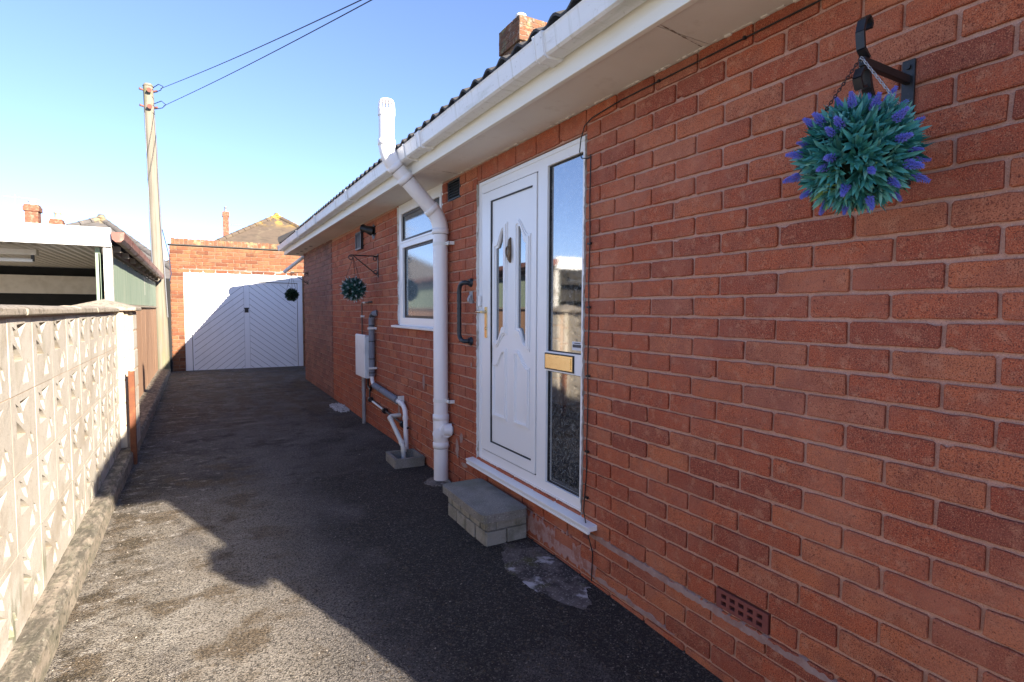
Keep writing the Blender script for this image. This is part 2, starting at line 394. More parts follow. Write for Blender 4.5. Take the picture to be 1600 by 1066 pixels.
# tarmac: black binder with exposed chippings, worn and stained, the sunlit zone painted paler
m_tarmac = material('worn_tarmac_sun_painted', (.056, .051, .051), .85, [
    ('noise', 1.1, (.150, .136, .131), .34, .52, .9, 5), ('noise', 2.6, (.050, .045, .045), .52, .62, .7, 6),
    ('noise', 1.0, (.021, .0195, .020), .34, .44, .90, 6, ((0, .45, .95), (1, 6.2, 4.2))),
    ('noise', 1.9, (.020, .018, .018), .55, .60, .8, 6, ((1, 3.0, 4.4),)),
    ('noise', 2.3, (.28, .245, .20), .20, .44, .95, 4, ((0, .70, .10), (1, 5.2, 4.0))), ('noise', 1.3, (.42, .385, .33), .46, .58, .75, 5, ((0, .4, -.2), (1, 4.0, 2.4))),  # sunlight put into the colour: paler beige on the near left
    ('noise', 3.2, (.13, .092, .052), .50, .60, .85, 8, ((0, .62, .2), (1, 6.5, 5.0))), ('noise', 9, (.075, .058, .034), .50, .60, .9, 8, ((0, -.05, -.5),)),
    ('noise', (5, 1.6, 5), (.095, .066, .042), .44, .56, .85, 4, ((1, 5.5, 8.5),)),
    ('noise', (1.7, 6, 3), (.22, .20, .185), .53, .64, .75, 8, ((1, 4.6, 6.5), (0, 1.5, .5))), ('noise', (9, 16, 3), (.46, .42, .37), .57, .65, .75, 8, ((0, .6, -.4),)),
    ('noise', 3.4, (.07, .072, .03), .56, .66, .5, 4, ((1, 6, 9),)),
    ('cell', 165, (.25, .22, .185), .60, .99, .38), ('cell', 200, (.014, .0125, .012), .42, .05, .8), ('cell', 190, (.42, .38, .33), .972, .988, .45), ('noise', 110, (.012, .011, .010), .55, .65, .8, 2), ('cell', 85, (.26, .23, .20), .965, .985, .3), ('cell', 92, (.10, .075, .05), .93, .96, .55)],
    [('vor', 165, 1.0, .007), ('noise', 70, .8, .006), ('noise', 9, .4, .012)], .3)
m_soil = material('garden_ground', (.15, .135, .09), .95, [('noise', .3, (.07, .10, .04), .4, .6, .8)])
m_pave = material('pale_bounce_paving', (.44, .42, .39), .92, [('noise', .7, (.36, .34, .31), .45, .65, .8), ('noise', 20, (.30, .28, .25), .55, .7, .6)], [('noise', 40, .5, .004)], .2)

rnd = random.Random(7)
XW = 1.70
# ------------------------------------------------------------------ ground
def gz(x, y):
    z = 0.0
    if y < 2.4: z -= 0.035 * (2.4 - y)
    if y > 7: z += 0.004 * (y - 7)
    return z + 0.006 * math.sin(1.7*x + .6*y) + .004 * math.sin(3.1*y + 2*x)
g = MB()
g.add([(-400,-300,-.35),(400,-300,-.35),(400,700,-.35),(-400,700,-.35)], [(0,1,2,3)])
tag(g.build('ground', m_soil), kind='structure')
g = MB(); g.add([(-5.5,-14,-.10),(-1.02,-14,-.10),(-1.02,13.4,-.06),(-5.5,13.4,-.06)], [(0,1,2,3)])  # pale floor added to bounce sunlight up to the carport roof
g.build('bounce_drive', m_pave); tag(bpy.data.objects['bounce_drive'], kind='structure')
g = MB(); g.add([(-14,-26,-.30),(14,-26,-.30),(14,-6.02,-.27),(-5.52,-6.02,-.27),(-14,-6.02,-.30)], [(0,1,2,3,4)])  # unseen pale ground behind the camera, added to bounce light onto the wall
g.build('bounce_pavement', m_pave); tag(bpy.data.objects['bounce_pavement'], kind='structure')
g = MB()
ys = [-6 + .25*i for i in range(81)]
xs = [-.66 + .2*i for i in range(21)]
vs = [(x, y, gz(x, y)) for y in ys for x in xs]
nx = len(xs)
g.add(vs, [(j*nx+i, j*nx+i+1, (j+1)*nx+i+1, (j+1)*nx+i) for j in range(len(ys)-1) for i in range(nx-1)], 0, .5, True)
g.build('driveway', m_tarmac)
tag(bpy.data.objects['driveway'], kind='structure')
# kerb along the foot of the garden wall
KX = lambda y: -.545 - .0092*(y - 2)
g = MB(); kr = random.Random(3)
y = -4.0
while y < 13.5:
    y2 = min(y + .9, 13.5)
    n = 6
    for i in range(n):
        a, b = y + (y2-y)*i/n, y + (y2-y)*(i+1)/n
        pass
    secs = []
    for i in range(n+1):
        yy = y + .003 + (y2-y-.006)*i/n
        k = KX(yy)
        jt = kr.uniform(-.004, .004); h = .13 + kr.uniform(-.003, .003)
        secs.append([(k+jt*.5, yy, -.3), (k-.004+jt, yy, h-.022), (k-.022+jt, yy, h), (k-.30, yy, h+.004), (k-.30, yy, -.3)])
    vs = [p for s_ in secs for p in s_]
    fs = [(i*5+k, i*5+k+1, (i+1)*5+k+1, (i+1)*5+k) for i in range(n) for k in range(4)]
    fs += [(0,1,2,3,4), (n*5+4, n*5+3, n*5+2, n*5+1, n*5)]
    g.add(vs, fs)
    y = y2
tag(g.build('kerb', m_kerb), kind='structure')
# loose grit along the kerb and over the tarmac
g = MB(); gr = random.Random(11)
def stone(M, x, y, z, s, t, rr):
    h = s * rr.uniform(.4, .8)
    a = rr.uniform(0, 6.3)
    vs = []
    for k in range(5):
        q = a + k*1.257 + rr.uniform(-.3, .3); r_ = s*rr.uniform(.6, 1.0)
        vs.append((x + r_*math.cos(q), y + r_*math.sin(q), z - .001))
    for k in range(5):
        p = vs[k]; vs.append((x + (p[0]-x)*.65 + rr.uniform(-.1,.1)*s, y + (p[1]-y)*.65, z + h*rr.uniform(.7, 1)))
    M.add(vs, [(k, (k+1) % 5, 5+(k+1) % 5, 5+k) for k in range(5)] + [(5,6,7,8,9)], 0, t)
for i in range(3600):
    y = gr.uniform(1.2, 9.5) if gr.random() < .8 else gr.uniform(1.2, 13.5)
    if gr.random() < .5: x = KX(y) + abs(gr.gauss(0, .22))
    elif gr.random() < .3: x = 1.69 - abs(gr.gauss(0, .16))
    else: x = gr.uniform(-.5, 1.66)
    if not (KX(y) < x < 1.68): continue
    stone(g, x, y, gz(x, y), gr.uniform(.002, .0065) * (1.6 if gr.random() < .03 else 1), gr.random()**1.3, gr)
tag(g.build('loose_grit', m_grit), kind='stuff')

# ------------------------------------------------------------------ the bungalow
EZ = lambda y: .006 * y                    # the eaves rise a little towards the far end
YN, YF = -1.13, 11.25                      # house ends
house = thing('bungalow', (5.5, 5.0, 0), 'red brick bungalow with white eaves and white front door beside the driveway', 'bungalow')
DOOR = (2.262, 3.53, .285, 2.285)
WIN = (4.19, 5.36, 1.22, 2.44)
AB1 = (1.168, 1.398, .24, .32)
VENT = (3.835, 4.08, 2.24, 2.40)
SEAM = 8.6
pW = lambda u, z, d: (XW + .0115 - d, u, z)   # mortar plane sits a little behind the brick faces
M = MB()
phase = lambda r: 1.788 if r % 2 else 1.661
brickwork(M, pW, YN, SEAM, -2, 28, phase, rnd, [DOOR, WIN, AB1, VENT])
brickwork(M, pW, YN, SEAM, 28, 30, phase, rnd, [(DOOR[0]-.0, DOOR[1]+.0, 2.2, 2.5), WIN, VENT])
for k in range(6):                          # the single course over the door
    a = DOOR[0] + k*(DOOR[1]-DOOR[0])/5.3; b = min(a + (DOOR[1]-DOOR[0])/5.3, DOOR[1])
    if b - a > .03: one_brick(M, pW, a+.005, b-.005, 2.292, 2.395, rnd, 0, .0115, rnd.uniform(.3, .8))
for z0_, z1_ in ((.005, .06),): pass
def rect(a, b, c, d): return [(a, c), (b, c), (b, d), (a, d)]
mW = lambda u, v, d: (XW + .0115 - d, u, v)
M.prism(rect(YN, SEAM, -.4, 2.52), [rect(*DOOR), rect(*WIN), rect(*AB1), rect(*VENT)], mW, -.102, 0, 1)
# flaking cement band at damp-course level, and a painted patch below the sill
def band(M, y0, y1, zc, hw, mi, seed, d=.0128, n=60, fade=True):
    rr = random.Random(seed)
    T, B = [], []
    for i in range(n+1):
        t = i/n; y = y0 + (y1-y0)*t
        e = 1
        if fade: e = min(1, 6*t, 6*(1-t))
        T.append((y, zc(y) + hw*e*rr.uniform(.5, 1.5) + .004*math.sin(y*37)))
        B.append((y, zc(y) - hw*e*rr.uniform(.6, 1.2)))
    for i in range(n):
        M.add([pW(*B[i], d), pW(*B[i+1], d), pW(*T[i+1], d), pW(*T[i], d)], [(0,1,2,3)], mi)
    for i in range(n):
        M.add([pW(*T[i], d), pW(*T[i+1], d), pW(T[i+1][0], T[i+1][1]+.004, .002), pW(T[i][0], T[i][1]+.004, .002)], [(0,1,2,3)], mi)
        M.add([pW(*B[i], d), pW(*B[i+1], d), pW(B[i+1][0], B[i+1][1]-.004, .002), pW(B[i][0], B[i][1]-.004, .002)], [(0,1,2,3)], mi)
band(M, .75, 2.36, lambda y: .232 - .014*(2.2-y), .0135, 2, 5, n=110)
band(M, -.6, .9, lambda y: .205, .008, 2, 6, n=60)
band(M, 2.13, 2.86, lambda y: .085, .062, 3, 8, d=.0123, n=50, fade=False)
band(M, 1.6, 2.25, lambda y: .03 - .03*(2.2-y), .012, 2, 9, n=30)
for (yy, zz, a, b, s_) in ((3.88, .30, .035, .09, 21), (3.80, .40, .03, .05, 22), (4.62, .74, .03, .085, 23), (5.35, .36, .04, .07, 24), (3.62, .98, .012, .02, 25), (3.75, .2, .06, .02, 26)):
    rr = random.Random(s_); n = 14
    P = [(yy + a*math.cos(6.283*k/n)*rr.uniform(.6, 1.15), zz + b*math.sin(6.283*k/n)*rr.uniform(.6, 1.15)) for k in range(n)]
    M.add([pW(*p, .0128) for p in P], [tuple(range(n))], 2)
M.build('brick_wall', [m_brick, m_mortar, m_smear, m_paint_plinth], house)
# later, greyer brickwork at the far end
M = MB()
pW2 = lambda u, z, d: (XW + .004 - d, u, z)
brickwork(M, pW2, SEAM + .012, YF, -2, 31, lambda r: 8.7 + (.11 if r % 2 else 0), rnd, (), L=.232, H=.0795, z0=.01)
M.prism(rect(SEAM, YF, -.4, 2.52), [], lambda u, v, d: (XW + .004 - d, u, v), -.1, 0, 1)
# far gable end wall (seen edge on), other walls
M.box(XW + .004, YF - .1, -.4, 9.3, YF, 2.5, 1)
o = M.build('brick_wall', [m_brick2, m_mortar2], house); tag(o, 'greyer brickwork of the far end of the house')
M = MB()
M.prism([(XW + .11, -.4), (9.3, -.4), (9.3, 2.5), (5.5, 4.7), (XW + .11, 2.5)], [], lambda u, v, d: (u, YN + .006 - d, v), -.1, 0, 1)
brickwork(M, lambda u, z, d: (u, YN + .006 - d, z), XW, 9.3, -2, 30, lambda r: 1.7 + (.12 if r % 2 else 0), rnd)
M.box(9.2, YN, -.4, 9.3, YF, 2.5, 1)
M.build('brick_wall', [m_brick, m_mortar], house)
# soffit boards, fascia
M = MB()
js = [-1.13, 1.49, 3.84, 6.2, 8.6, 11.55]
for a, b in zip(js[:-1], js[1:]):
    a2, b2 = a + .002, b - .002
    M.hexa([(1.405, a2, 2.388+EZ(a2)), (1.716, a2, 2.388+EZ(a2)), (1.716, b2, 2.388+EZ(b2)), (1.405, b2, 2.388+EZ(b2)),
            (1.405, a2, 2.398+EZ(a2)), (1.716, a2, 2.398+EZ(a2)), (1.716, b2, 2.398+EZ(b2)), (1.405, b2, 2.398+EZ(b2))])
M.hexa([(1.716, YF, 2.388+EZ(11.3)), (9.3, YF, 2.388+EZ(11.3)), (9.3, 11.55, 2.388+EZ(11.3)), (1.716, 11.55, 2.388+EZ(11.3)),
        (1.716, YF, 2.398+EZ(11.3)), (9.3, YF, 2.398+EZ(11.3)), (9.3, 11.55, 2.398+EZ(11.3)), (1.716, 11.55, 2.398+EZ(11.3))])
# bead of paint and filler where board meets brick, and stained joint tape
rr = random.Random(31)
for y0 in [YN + .03*i for i in range(410)]:
    if WIN[0] < y0 < WIN[1] or y0 > 11.2: continue
    if rr.random() < .72:
        h = rr.choice([.002, .003, .004, .005, .008])
        M.box(1.6905, y0, 2.389+EZ(y0)-h, 1.7045, y0 + rr.uniform(.018, .03), 2.389+EZ(y0))
M.build('soffit', m_soffit, house)
M = MB()
for a, kk in ((1.474, .16), (3.82, .07), (6.193, .07)):
    n = 24; P, Q = [], []
    for k in range(n+1):
        x0 = 1.415 + .275*k/n; yy = a + (x0-1.42)*kk; h = rr.choice([.0006, .0006, .002, .0035, .005])
        P.append((x0, yy - h, 2.3868 + EZ(a))); Q.append((x0, yy + h*rr.uniform(.5, 1), 2.3868 + EZ(a)))
    M.add(P + Q, [(k, k+1, n+2+k, n+1+k) for k in range(n)])
build_each(M, 'soffit_joint', material('stained_joint', (.24, .18, .14), .9), [c for c in house.children if c.name.startswith('soffit')][0])
M = MB()
for k in range(4):
    yc = 9.75 + k*.5
    M.prism([(1.585 + .028*math.cos(6.283*i/12), yc + .06*math.sin(6.283*i/12)) for i in range(12)], [], lambda u, v, d: (u, v, 2.3875 + EZ(v) - d), 0, .0012)
build_each(M, 'soffit_vent', m_gasket, house)
M = MB()
def yrun(M, prof, y0, y1, mi=0, seg=6):
    n = len(prof)
    for i in range(seg):
        a, b = y0 + (y1-y0)*i/seg, y0 + (y1-y0)*(i+1)/seg
        M.add([(x, a, z + EZ(a)) for x, z in prof] + [(x, b, z + EZ(b)) for x, z in prof], [(k, (k+1) % n, n+(k+1) % n, n+k) for k in range(n)], mi)
    M.add([(x, y0, z + EZ(y0)) for x, z in prof], [tuple(range(n))], mi)
    M.add([(x, y1, z + EZ(y1)) for x, z in prof], [tuple(range(n))[::-1]], mi)
for a, b in ((YN, 1.2), (1.202, 6.2), (6.202, 11.6)):
    yrun(M, [(1.385, 2.374), (1.411, 2.374), (1.411, 2.60), (1.385, 2.60)], a, b)
M.hexa([(1.411, 11.6, 2.374+.07), (9.6, 11.6, 2.374+.07), (9.6, 11.574, 2.374+.07), (1.411, 11.574, 2.374+.07), (1.411, 11.6, 2.60+.07), (9.6, 11.6, 2.6+.07), (9.6, 11.574, 2.6+.07), (1.411, 11.574, 2.6+.07)])
M.hexa([(1.411, YN, 2.37), (1.70, YN, 2.37), (1.70, YN+.02, 2.37), (1.411, YN+.02, 2.37), (1.411, YN, 2.60), (1.70, YN, 2.72), (1.70, YN+.02, 2.72), (1.411, YN+.02, 2.60)])
M.build('fascia', m_fascia, house, bevel=.003)
M = MB()
gp = [(1.382, 2.545), (1.382, 2.468), (1.372, 2.458), (1.300, 2.455), (1.288, 2.463), (1.276, 2.535), (1.271, 2.545), (1.279, 2.549), (1.284, 2.545), (1.292, 2.470), (1.302, 2.461), (1.370, 2.464), (1.377, 2.472), (1.377, 2.545)]
yrun(M, gp, YN - .02, 11.62, 0, 12)
gut = M.build('gutter', m_upvc_dull, house)
gp2 = [(1.386, 2.548), (1.386, 2.462), (1.374, 2.449), (1.298, 2.446), (1.281, 2.456), (1.268, 2.536), (1.264, 2.552), (1.284, 2.556), (1.386, 2.552)]
for yj in (2.04, 3.56, 5.69, 7.52, 9.11):
    M = MB(); yrun(M, gp2, yj - .035, yj + .035, 0, 1)
    for s_ in (-1, 1): yrun(M, [(a - (.003 if a < 1.33 else 0), b - .002) for a, b in gp2], yj + s_*.031 - .006, yj + s_*.031 + .006, 0, 1)
    M.build('gutter_union', m_upvc_dull, gut, bevel=.002)
for yj in (-.4, 3.87, 6.25, 8.3, 10.2):
    M = MB(); yrun(M, [(1.386, 2.548), (1.386, 2.440), (1.374, 2.447), (1.298, 2.449), (1.283, 2.458), (1.270, 2.538), (1.268, 2.551), (1.284, 2.553)], yj - .013, yj + .013, 0, 1)
    M.build('gutter_bracket', m_upvc_dull, gut, bevel=.0015)
for yj in (YN - .026, 11.60):
    M = MB(); yrun(M, gp2, yj, yj + .03, 0, 1); M.build('gutter_stop_end', m_upvc_dull, gut, bevel=.002)
M = MB(); M.tube([(1.74, 11.63, 2.44), (1.72, 11.66, 2.40), (1.45, 11.95, 2.16), (1.43, 11.97, 2.13)], .034, 12)
M.build('downpipe', m_upvc_dull, house)
# tiled roof: rolled concrete tiles, gable at the near end, hip at the far end
M = MB()
PIT = .54
X0, Z0, XR = 1.312, 2.578, 5.5
def roof_z(x): return Z0 + (x - X0)*PIT
nroll = .1555
yg = []
y = YN - .05
while y < 11.62:
    yg.append(y); y += nroll/8
def rollz(y):
    t = ((y - 2.639 + nroll*.5) % nroll)/nroll
    return .029*max(0, math.sin(math.pi*min(1, t/.62)))**.8 if t < .62 else .0
xc = [X0 + .32*i for i in range(14)]
xc[-1] = XR
rr = random.Random(77)
for i in range(len(xc)-1):
    xa, xb = xc[i] - (.0 if i == 0 else .03), xc[i+1]
    for k in range(len(yg)-1):
        ya, yb = yg[k], yg[k+1]
        lim = 11.62 - (xb - X0)
        if ya > lim + .3: continue
        za = roof_z(xa) + .02 + EZ(ya); zb = roof_z(xb) - .006 + EZ(ya)
        M.add([(xa, ya, za + rollz(ya)), (xa, yb, za + rollz(yb)), (xb, yb, zb + rollz(yb)), (xb, ya, zb + rollz(ya))], [(0,1,2,3)], 0, .5, True)
        M.add([(xa, ya, za + rollz(ya) - .013), (xa, yb, za + rollz(yb) - .013), (xa, yb, za + rollz(yb)), (xa, ya, za + rollz(ya))], [(0,1,2,3)])
        if i == 0:
            M.add([(xa, ya, za + rollz(ya) - .013), (xa, yb, za + rollz(yb) - .013), (xb, yb, zb + rollz(yb) - .013), (xb, ya, zb + rollz(ya) - .013)], [(0,1,2,3)])
# back slope, hip slope, underside
ZR = roof_z(XR)
M.add([(XR, YN-.05, ZR), (9.7, YN-.05, Z0), (9.7, 11.62, Z0), (XR, 7.45, ZR)], [(0,1,2,3)])
M.add([(X0, 11.62, Z0 + .08), (9.7, 11.62, Z0), (XR, 7.45, ZR + .04)], [(0,1,2)])
M.add([(1.40, YN, 2.56), (1.40, 11.6, 2.62), (5.5, 7.45, 4.72), (5.5, YN, 4.72)], [(0,1,2,3)])
roof = M.build('roof', m_tile, house)
M = MB()
n = 12
for k in range(n):
    a, b = k/n, (k+1)/n - .01
    A = Vector((X0 + .03, 11.58, Z0 + .12)); B = Vector((XR, 7.45, ZR + .07))
    M.tube([A.lerp(B, a), A.lerp(B, b)], [.105, .095], 10)
for k in range(18):
    a = YN - .05 + k*.475
    M.tube([(XR, a, ZR + .02), (XR, a + .465, ZR + .02)], [.12, .115], 10)
M.build('ridge_tile', m_tile, roof)
# chimney
CHX0, CHX1, CHY0, CHY1 = 4.47, 5.06, 7.7, 8.32
M = MB(); rc = random.Random(5)
def stack(M, x0, x1, y0, y1, r0, r1, z0, proud=0, mi=0):
    ph = lambda r: (.12 if r % 2 else 0)
    for (a, b, pl) in ((x0, x1, lambda u, z, d: (u, y0 - d, z)), (x0, x1, lambda u, z, d: (u, y1 + d, z)),
                       (y0, y1, lambda u, z, d: (x0 - d, u, z)), (y0, y1, lambda u, z, d: (x1 + d, u, z))):
        brickwork(M, pl, a, b, r0, r1, lambda r, a=a: a + ph(r), rc, (), L=.235, H=.078, z0=z0, j=.012, mi=mi, proud=.006, wob=.003)
M.box(CHX0, CHY0, 3.6, CHX1, CHY1, 6.0, 1)
stack(M, CHX0, CHX1, CHY0, CHY1, 0, 25, 3.7, mi=2)
M.box(CHX0 - .035, CHY0 - .035, 5.665, CHX1 + .035, CHY1 + .035, 6.03, 1)
stack(M, CHX0 - .035, CHX1 + .035, CHY0 - .035, CHY1 + .035, 0, 5, 5.66, mi=2)
M.box(CHX0 - .01, CHY0 - .01, 6.03, CHX1 + .01, CHY1 + .01, 6.06, 1)
ch = M.build('chimney', [m_brick3, m_mortar3, m_lichen_brick], house)
M = MB(); M.tube([(4.62, 7.95, 6.05), (4.62, 7.95, 6.17), (4.62, 7.95, 6.2), (4.62, 7.95, 6.22)], [.085, .085, .09, .06], 20)
M.build('chimney_pot', m_whitepot, ch)

# ---- front door set
XD = 1.722
K = XD/1.70
mD = lambda u, v, d: (XD - d, u, v)
M = MB()
FO = (2.268, 3.525, .30, 2.278)
LEAF = (2.756, 3.468, .392, 2.192)
SG1 = (2.312, 2.648, 1.148, 2.205); SG2 = (2.312, 2.648, .378, 1.036)
M.prism(rect(*FO), [rect(LEAF[0]-.008, LEAF[1]+.012, LEAF[2]-.008, LEAF[3]+.007), rect(*SG1), rect(*SG2)], mD, -.06, 0)
# stepped rebate on the frame face
M.prism(rect(FO[0], FO[1], FO[2], FO[3]), [rect(FO[0]+.022, FO[1]-.022, FO[2]+.022, FO[3]-.022)], mD, 0, .006)
dframe = M.build('door_frame', m_upvc, house, bevel=.003)
def glazing(y0, y1, z0, z1, parent, mg, gask, mp, dd=-.018, bead=.012):
    M = MB(); M.prism(rect(y0, y1, z0, z1), [rect(y0+bead*.45, y1-bead*.45, z0+bead*.45, z1-bead*.45)], mp, dd-.02, dd+.0035)
    M.build('gasket', gask, parent)
    M = MB(); M.prism(rect(y0+.002, y1-.002, z0+.002, z1-.002), [], mp, dd-.016, dd-.004)
    return M.build('glass_pane', mg, parent)
glazing(*SG1, dframe, m_glass, m_gasket, mD)
glazing(*SG2, dframe, m_glass, m_gasket, mD)
M = MB()
M.hexa([(1.648, 2.13, .272), (1.76, 2.13, .272), (1.76, 3.60, .272), (1.648, 3.60, .272), (1.642, 2.13, .296), (1.76, 2.13, .306), (1.76, 3.60, .306), (1.642, 3.60, .296)])
M.hexa([(1.645, 2.135, .258), (1.662, 2.135, .258), (1.662, 3.595, .258), (1.645, 3.595, .258), (1.645, 2.135, .2715), (1.662, 2.135, .2715), (1.662, 3.595, .2715), (1.645, 3.595, .2715)])
M.build('door_sill', m_upvc, dframe, bevel=.004)
def ragged_strip(y, sgn, z0, z1, x0, x1, seed, lo=.001, hi=.009):
    rr = random.Random(seed); M = MB(); n = int((z1-z0)/.012); A, B = [], []
    wv = lo
    for k in range(n+1):
        wv = wv*.55 + .45*rr.choice([lo, lo, hi*.5, hi, hi*1.4])*rr.uniform(.6, 1.2)
        z = z0 + (z1-z0)*k/n
        A.append((x1, y, z)); B.append((x0 + rr.uniform(0, .004), y + sgn*wv, z))
    M.add(A + B, [(k, k+1, n+2+k, n+1+k) for k in range(n)])
    return M
ragged_strip(3.5255, 1, .31, 2.27, 1.695, 1.7235, 55).build('frame_sealant', m_white_flake, dframe)
M = ragged_strip(2.2675, -1, .31, 2.27, 1.694, 1.7235, 56, .0005, .006)
M.build('frame_sealant', m_white_flake, dframe)
door = None
M = MB()
PAN = (2.80, 3.352, .462, 2.128)
M.prism(rect(*LEAF), [rect(*PAN)], mD, -.05, .006)
door = M.build('front_door', m_upvc, house, bevel=.004)
M = MB(); M.prism(rect(LEAF[0]-.008, LEAF[1]+.012, LEAF[2]-.008, LEAF[3]+.007), [rect(LEAF[0]+.004, LEAF[1]-.004, LEAF[2]+.004, LEAF[3]-.004)], mD, -.03, -.006)
M.prism(rect(*PAN), [rect(PAN[0]+.006, PAN[1]-.011, PAN[2]+.008, PAN[3]-.008)], mD, -.02, .002)
M.build('gasket', m_gasket, door)
# arched mouldings; f = +1 rises to the right of the outline's u axis
def arch(y0, y1, zlo0, zlo1, zhi0, zhi1, n=12):
    """outline going round; bottom runs zlo0->zlo1 and top zhi0->zhi1 as soft S curves from y0 to y1"""
    S = lambda t: (lambda q: q*q*(3-2*q))(min(1, max(0, (t-.12)/.66)))
    bot = [(y0 + (y1-y0)*i/n, zlo0 + (zlo1-zlo0)*S(i/n)) for i in range(n+1)]
    top = [(y0 + (y1-y0)*i/n, zhi0 + (zhi1-zhi0)*S(i/n)) for i in range(n+1)]
    return bot + top[::-1]
def inset_arch(y0, y1, a, b, c, d, i):
    return arch(y0+i, y1-i, a+i, b+i, c-i, d-i)
UP = [(2.838, 3.034, 1.13, 1.222, 1.848, 1.958), (3.128, 3.33, 1.222, 1.13, 1.958, 1.848)]
LO = [(2.838, 3.034, .645, .645, 1.03, 1.128), (3.128, 3.33, .645, .645, 1.128, 1.03)]
holes = [inset_arch(*u_, .048) for u_ in UP]
M = MB(); M.prism(rect(PAN[0]+.001, PAN[1]-.001, PAN[2]+.001, PAN[3]-.001), holes, mD, -.03, -.006)
M.build('door_panel', m_upvc, door)
def arch_tri(u_): return u_
for u_ in UP + LO:
    M = MB()
    up_ = u_ in UP
    M.prism(inset_arch(*u_, .0), [inset_arch(*u_, .050 if up_ else .030)], mD, -.008, .000)
    M.prism(inset_arch(*u_, .012), [inset_arch(*u_, .034 if up_ else .022)], mD, -.002, .007)
    M.build('panel_moulding', m_upvc, door, bevel=.004)
for u_ in UP:
    M = MB(); M.prism(inset_arch(*u_, .0462), [], mD, -.022, -.012)
    M.build('glass_pane', m_glass_plain, door)
M = MB()
M.prism([(3.392, 1.19), (3.424, 1.19), (3.424, 1.405), (3.392, 1.405)], [], mD, .005, .013)
M.tube([mD(3.408, 1.37, .01), mD(3.408, 1.37, .05)], .010, 12)
M.tube([mD(3.404, 1.37, .05), mD(3.43, 1.37, .052), mD(3.50, 1.372, .047), mD(3.515, 1.371, .044)], [.009, .0085, .0075, .004], 10)
M.tube([mD(3.408, 1.255, .01), mD(3.408, 1.255, .018)], .011, 12)
M.build('door_handle', m_brass, door, bevel=.0015)
M = MB(); kz = 1.765; ky = 3.083
M.tube([mD(ky, kz+.085, -.004), mD(ky, kz+.07, .004), mD(ky, kz+.03, .006), mD(ky, kz-.03, .006), mD(ky, kz-.065, .004), mD(ky, kz-.075, -.002)], [.004, .009, .013, .012, .009, .004], 10)
M.tube([mD(ky + .024*math.sin(t), kz - .012 + .036*math.cos(t), .016 + .004*math.cos(t)) for t in [2*math.pi*k/18 for k in range(19)]], .0055, 8, caps=False)
M.tube([mD(ky, kz+.022, 0), mD(ky, kz+.022, .022)], [.012, .007], 10)
M.tube([mD(ky, kz-.05, 0), mD(ky, kz-.05, .018)], [.011, .009], 10)
M.build('door_knocker', m_bronze, door)
M = MB(); M.prism(rect(2.378, 2.646, 1.052, 1.132), [], mD, -.002, .008); M.prism(rect(2.392, 2.632, 1.064, 1.120), [], mD, .006, .013)
lp = M.build('letter_plate', m_brass, dframe, bevel=.003)
M = MB(); M.prism(rect(2.37, 2.654, 1.045, 1.139), [rect(2.379, 2.645, 1.053, 1.131)], mD, -.002, .006); M.build('gasket', m_gasket, dframe)
M = MB(); M.prism(rect(2.325, 2.42, 1.168, 1.215), [], mD, -.0215, -.0205)
sk = M.build('glass_sticker', [m_sticker], dframe)
M = MB(); M.prism(rect(2.330, 2.415, 1.183, 1.199), [], mD, -.0204, -.0198); M.prism(rect(2.345, 2.40, 1.204, 1.209), [], mD, -.0204, -.0198)
build_each(M, 'sticker_print', m_ink, sk)
M = MB()
M.prism(rect(3.487, 3.515, 1.41, 1.485), [], mD, .004, .02); M.build('door_contact', m_upvc, dframe, bevel=.003)

# ---- window
XN = 1.712
mN = lambda u, v, d: (XN - d, u, v)
M = MB()
WZ = 2.415
W1 = (4.25, 5.262, 2.052, 2.318); W2 = (4.25, 5.205, 1.305, 1.985)
M.prism(rect(4.195, 5.352, 1.228, WZ), [rect(*W1), rect(*W2)], mN, -.06, 0)
M.prism(rect(4.215, 5.255, 1.262, 2.02), [rect(*W2)], mN, 0, .012)
M.prism(rect(4.215, 5.30, 2.036, 2.35), [rect(*W1)], mN, 0, .007)
win = M.build('window_frame', m_upvc, house, bevel=.003)
glazing(*W1, win, m_glass_win, m_brown_gasket, mN, -.012, .055)
glazing(*W2, win, m_glass_win, m_brown_gasket, mN, -.012, .05)
M = MB(); M.hexa([(1.655, 4.15, 1.205), (1.75, 4.15, 1.205), (1.75, 5.45, 1.205), (1.655, 5.45, 1.205), (1.652, 4.15, 1.225), (1.75, 4.15, 1.234), (1.75, 5.45, 1.234), (1.652, 5.45, 1.225)])
M.build('window_sill', m_upvc, win, bevel=.003)
M = ragged_strip(5.3525, 1, 1.24, 2.40, 1.696, 1.714, 57, .002, .012)
M.build('frame_sealant', m_white_flake, win)
# ---- vents in the wall
def terracotta_airbrick(y0, y1, z0, z1, cols, rows, mt, name, dark=m_gasket, d0=.0105):
    M = MB(); hs = []
    cw = (y1-y0-.03)/cols; rh = (z1-z0-.016)/rows
    for i in range(cols):
        for k in range(rows):
            a = y0 + .015 + i*cw; c = z0 + .008 + k*rh
            hs.append(rect(a + cw*.2, a + cw*.82, c + rh*.22, c + rh*.80))
    M.prism(rect(y0, y1, z0, z1), hs, pW, -.03, d0, 0)
    M.prism(rect(y0, y1, z0, z1), [], pW, -.05, -.028, 1)
    return M.build(name, [mt, dark], house, bevel=0)
m_terra = material('dark_red_terracotta', (.21, .062, .05), .85, [('noise', 20, (.14, .045, .04), .5, .66, .6)], [('noise', 90, .4, .002)])
terracotta_airbrick(AB1[0]+.004, AB1[1]-.004, AB1[2]+.004, AB1[3]-.004, 5, 2, m_terra, 'air_brick')
terracotta_airbrick(2.20, 2.245, .20, .262, 2, 2, m_terra, 'air_brick', d0=.013)
M = MB()
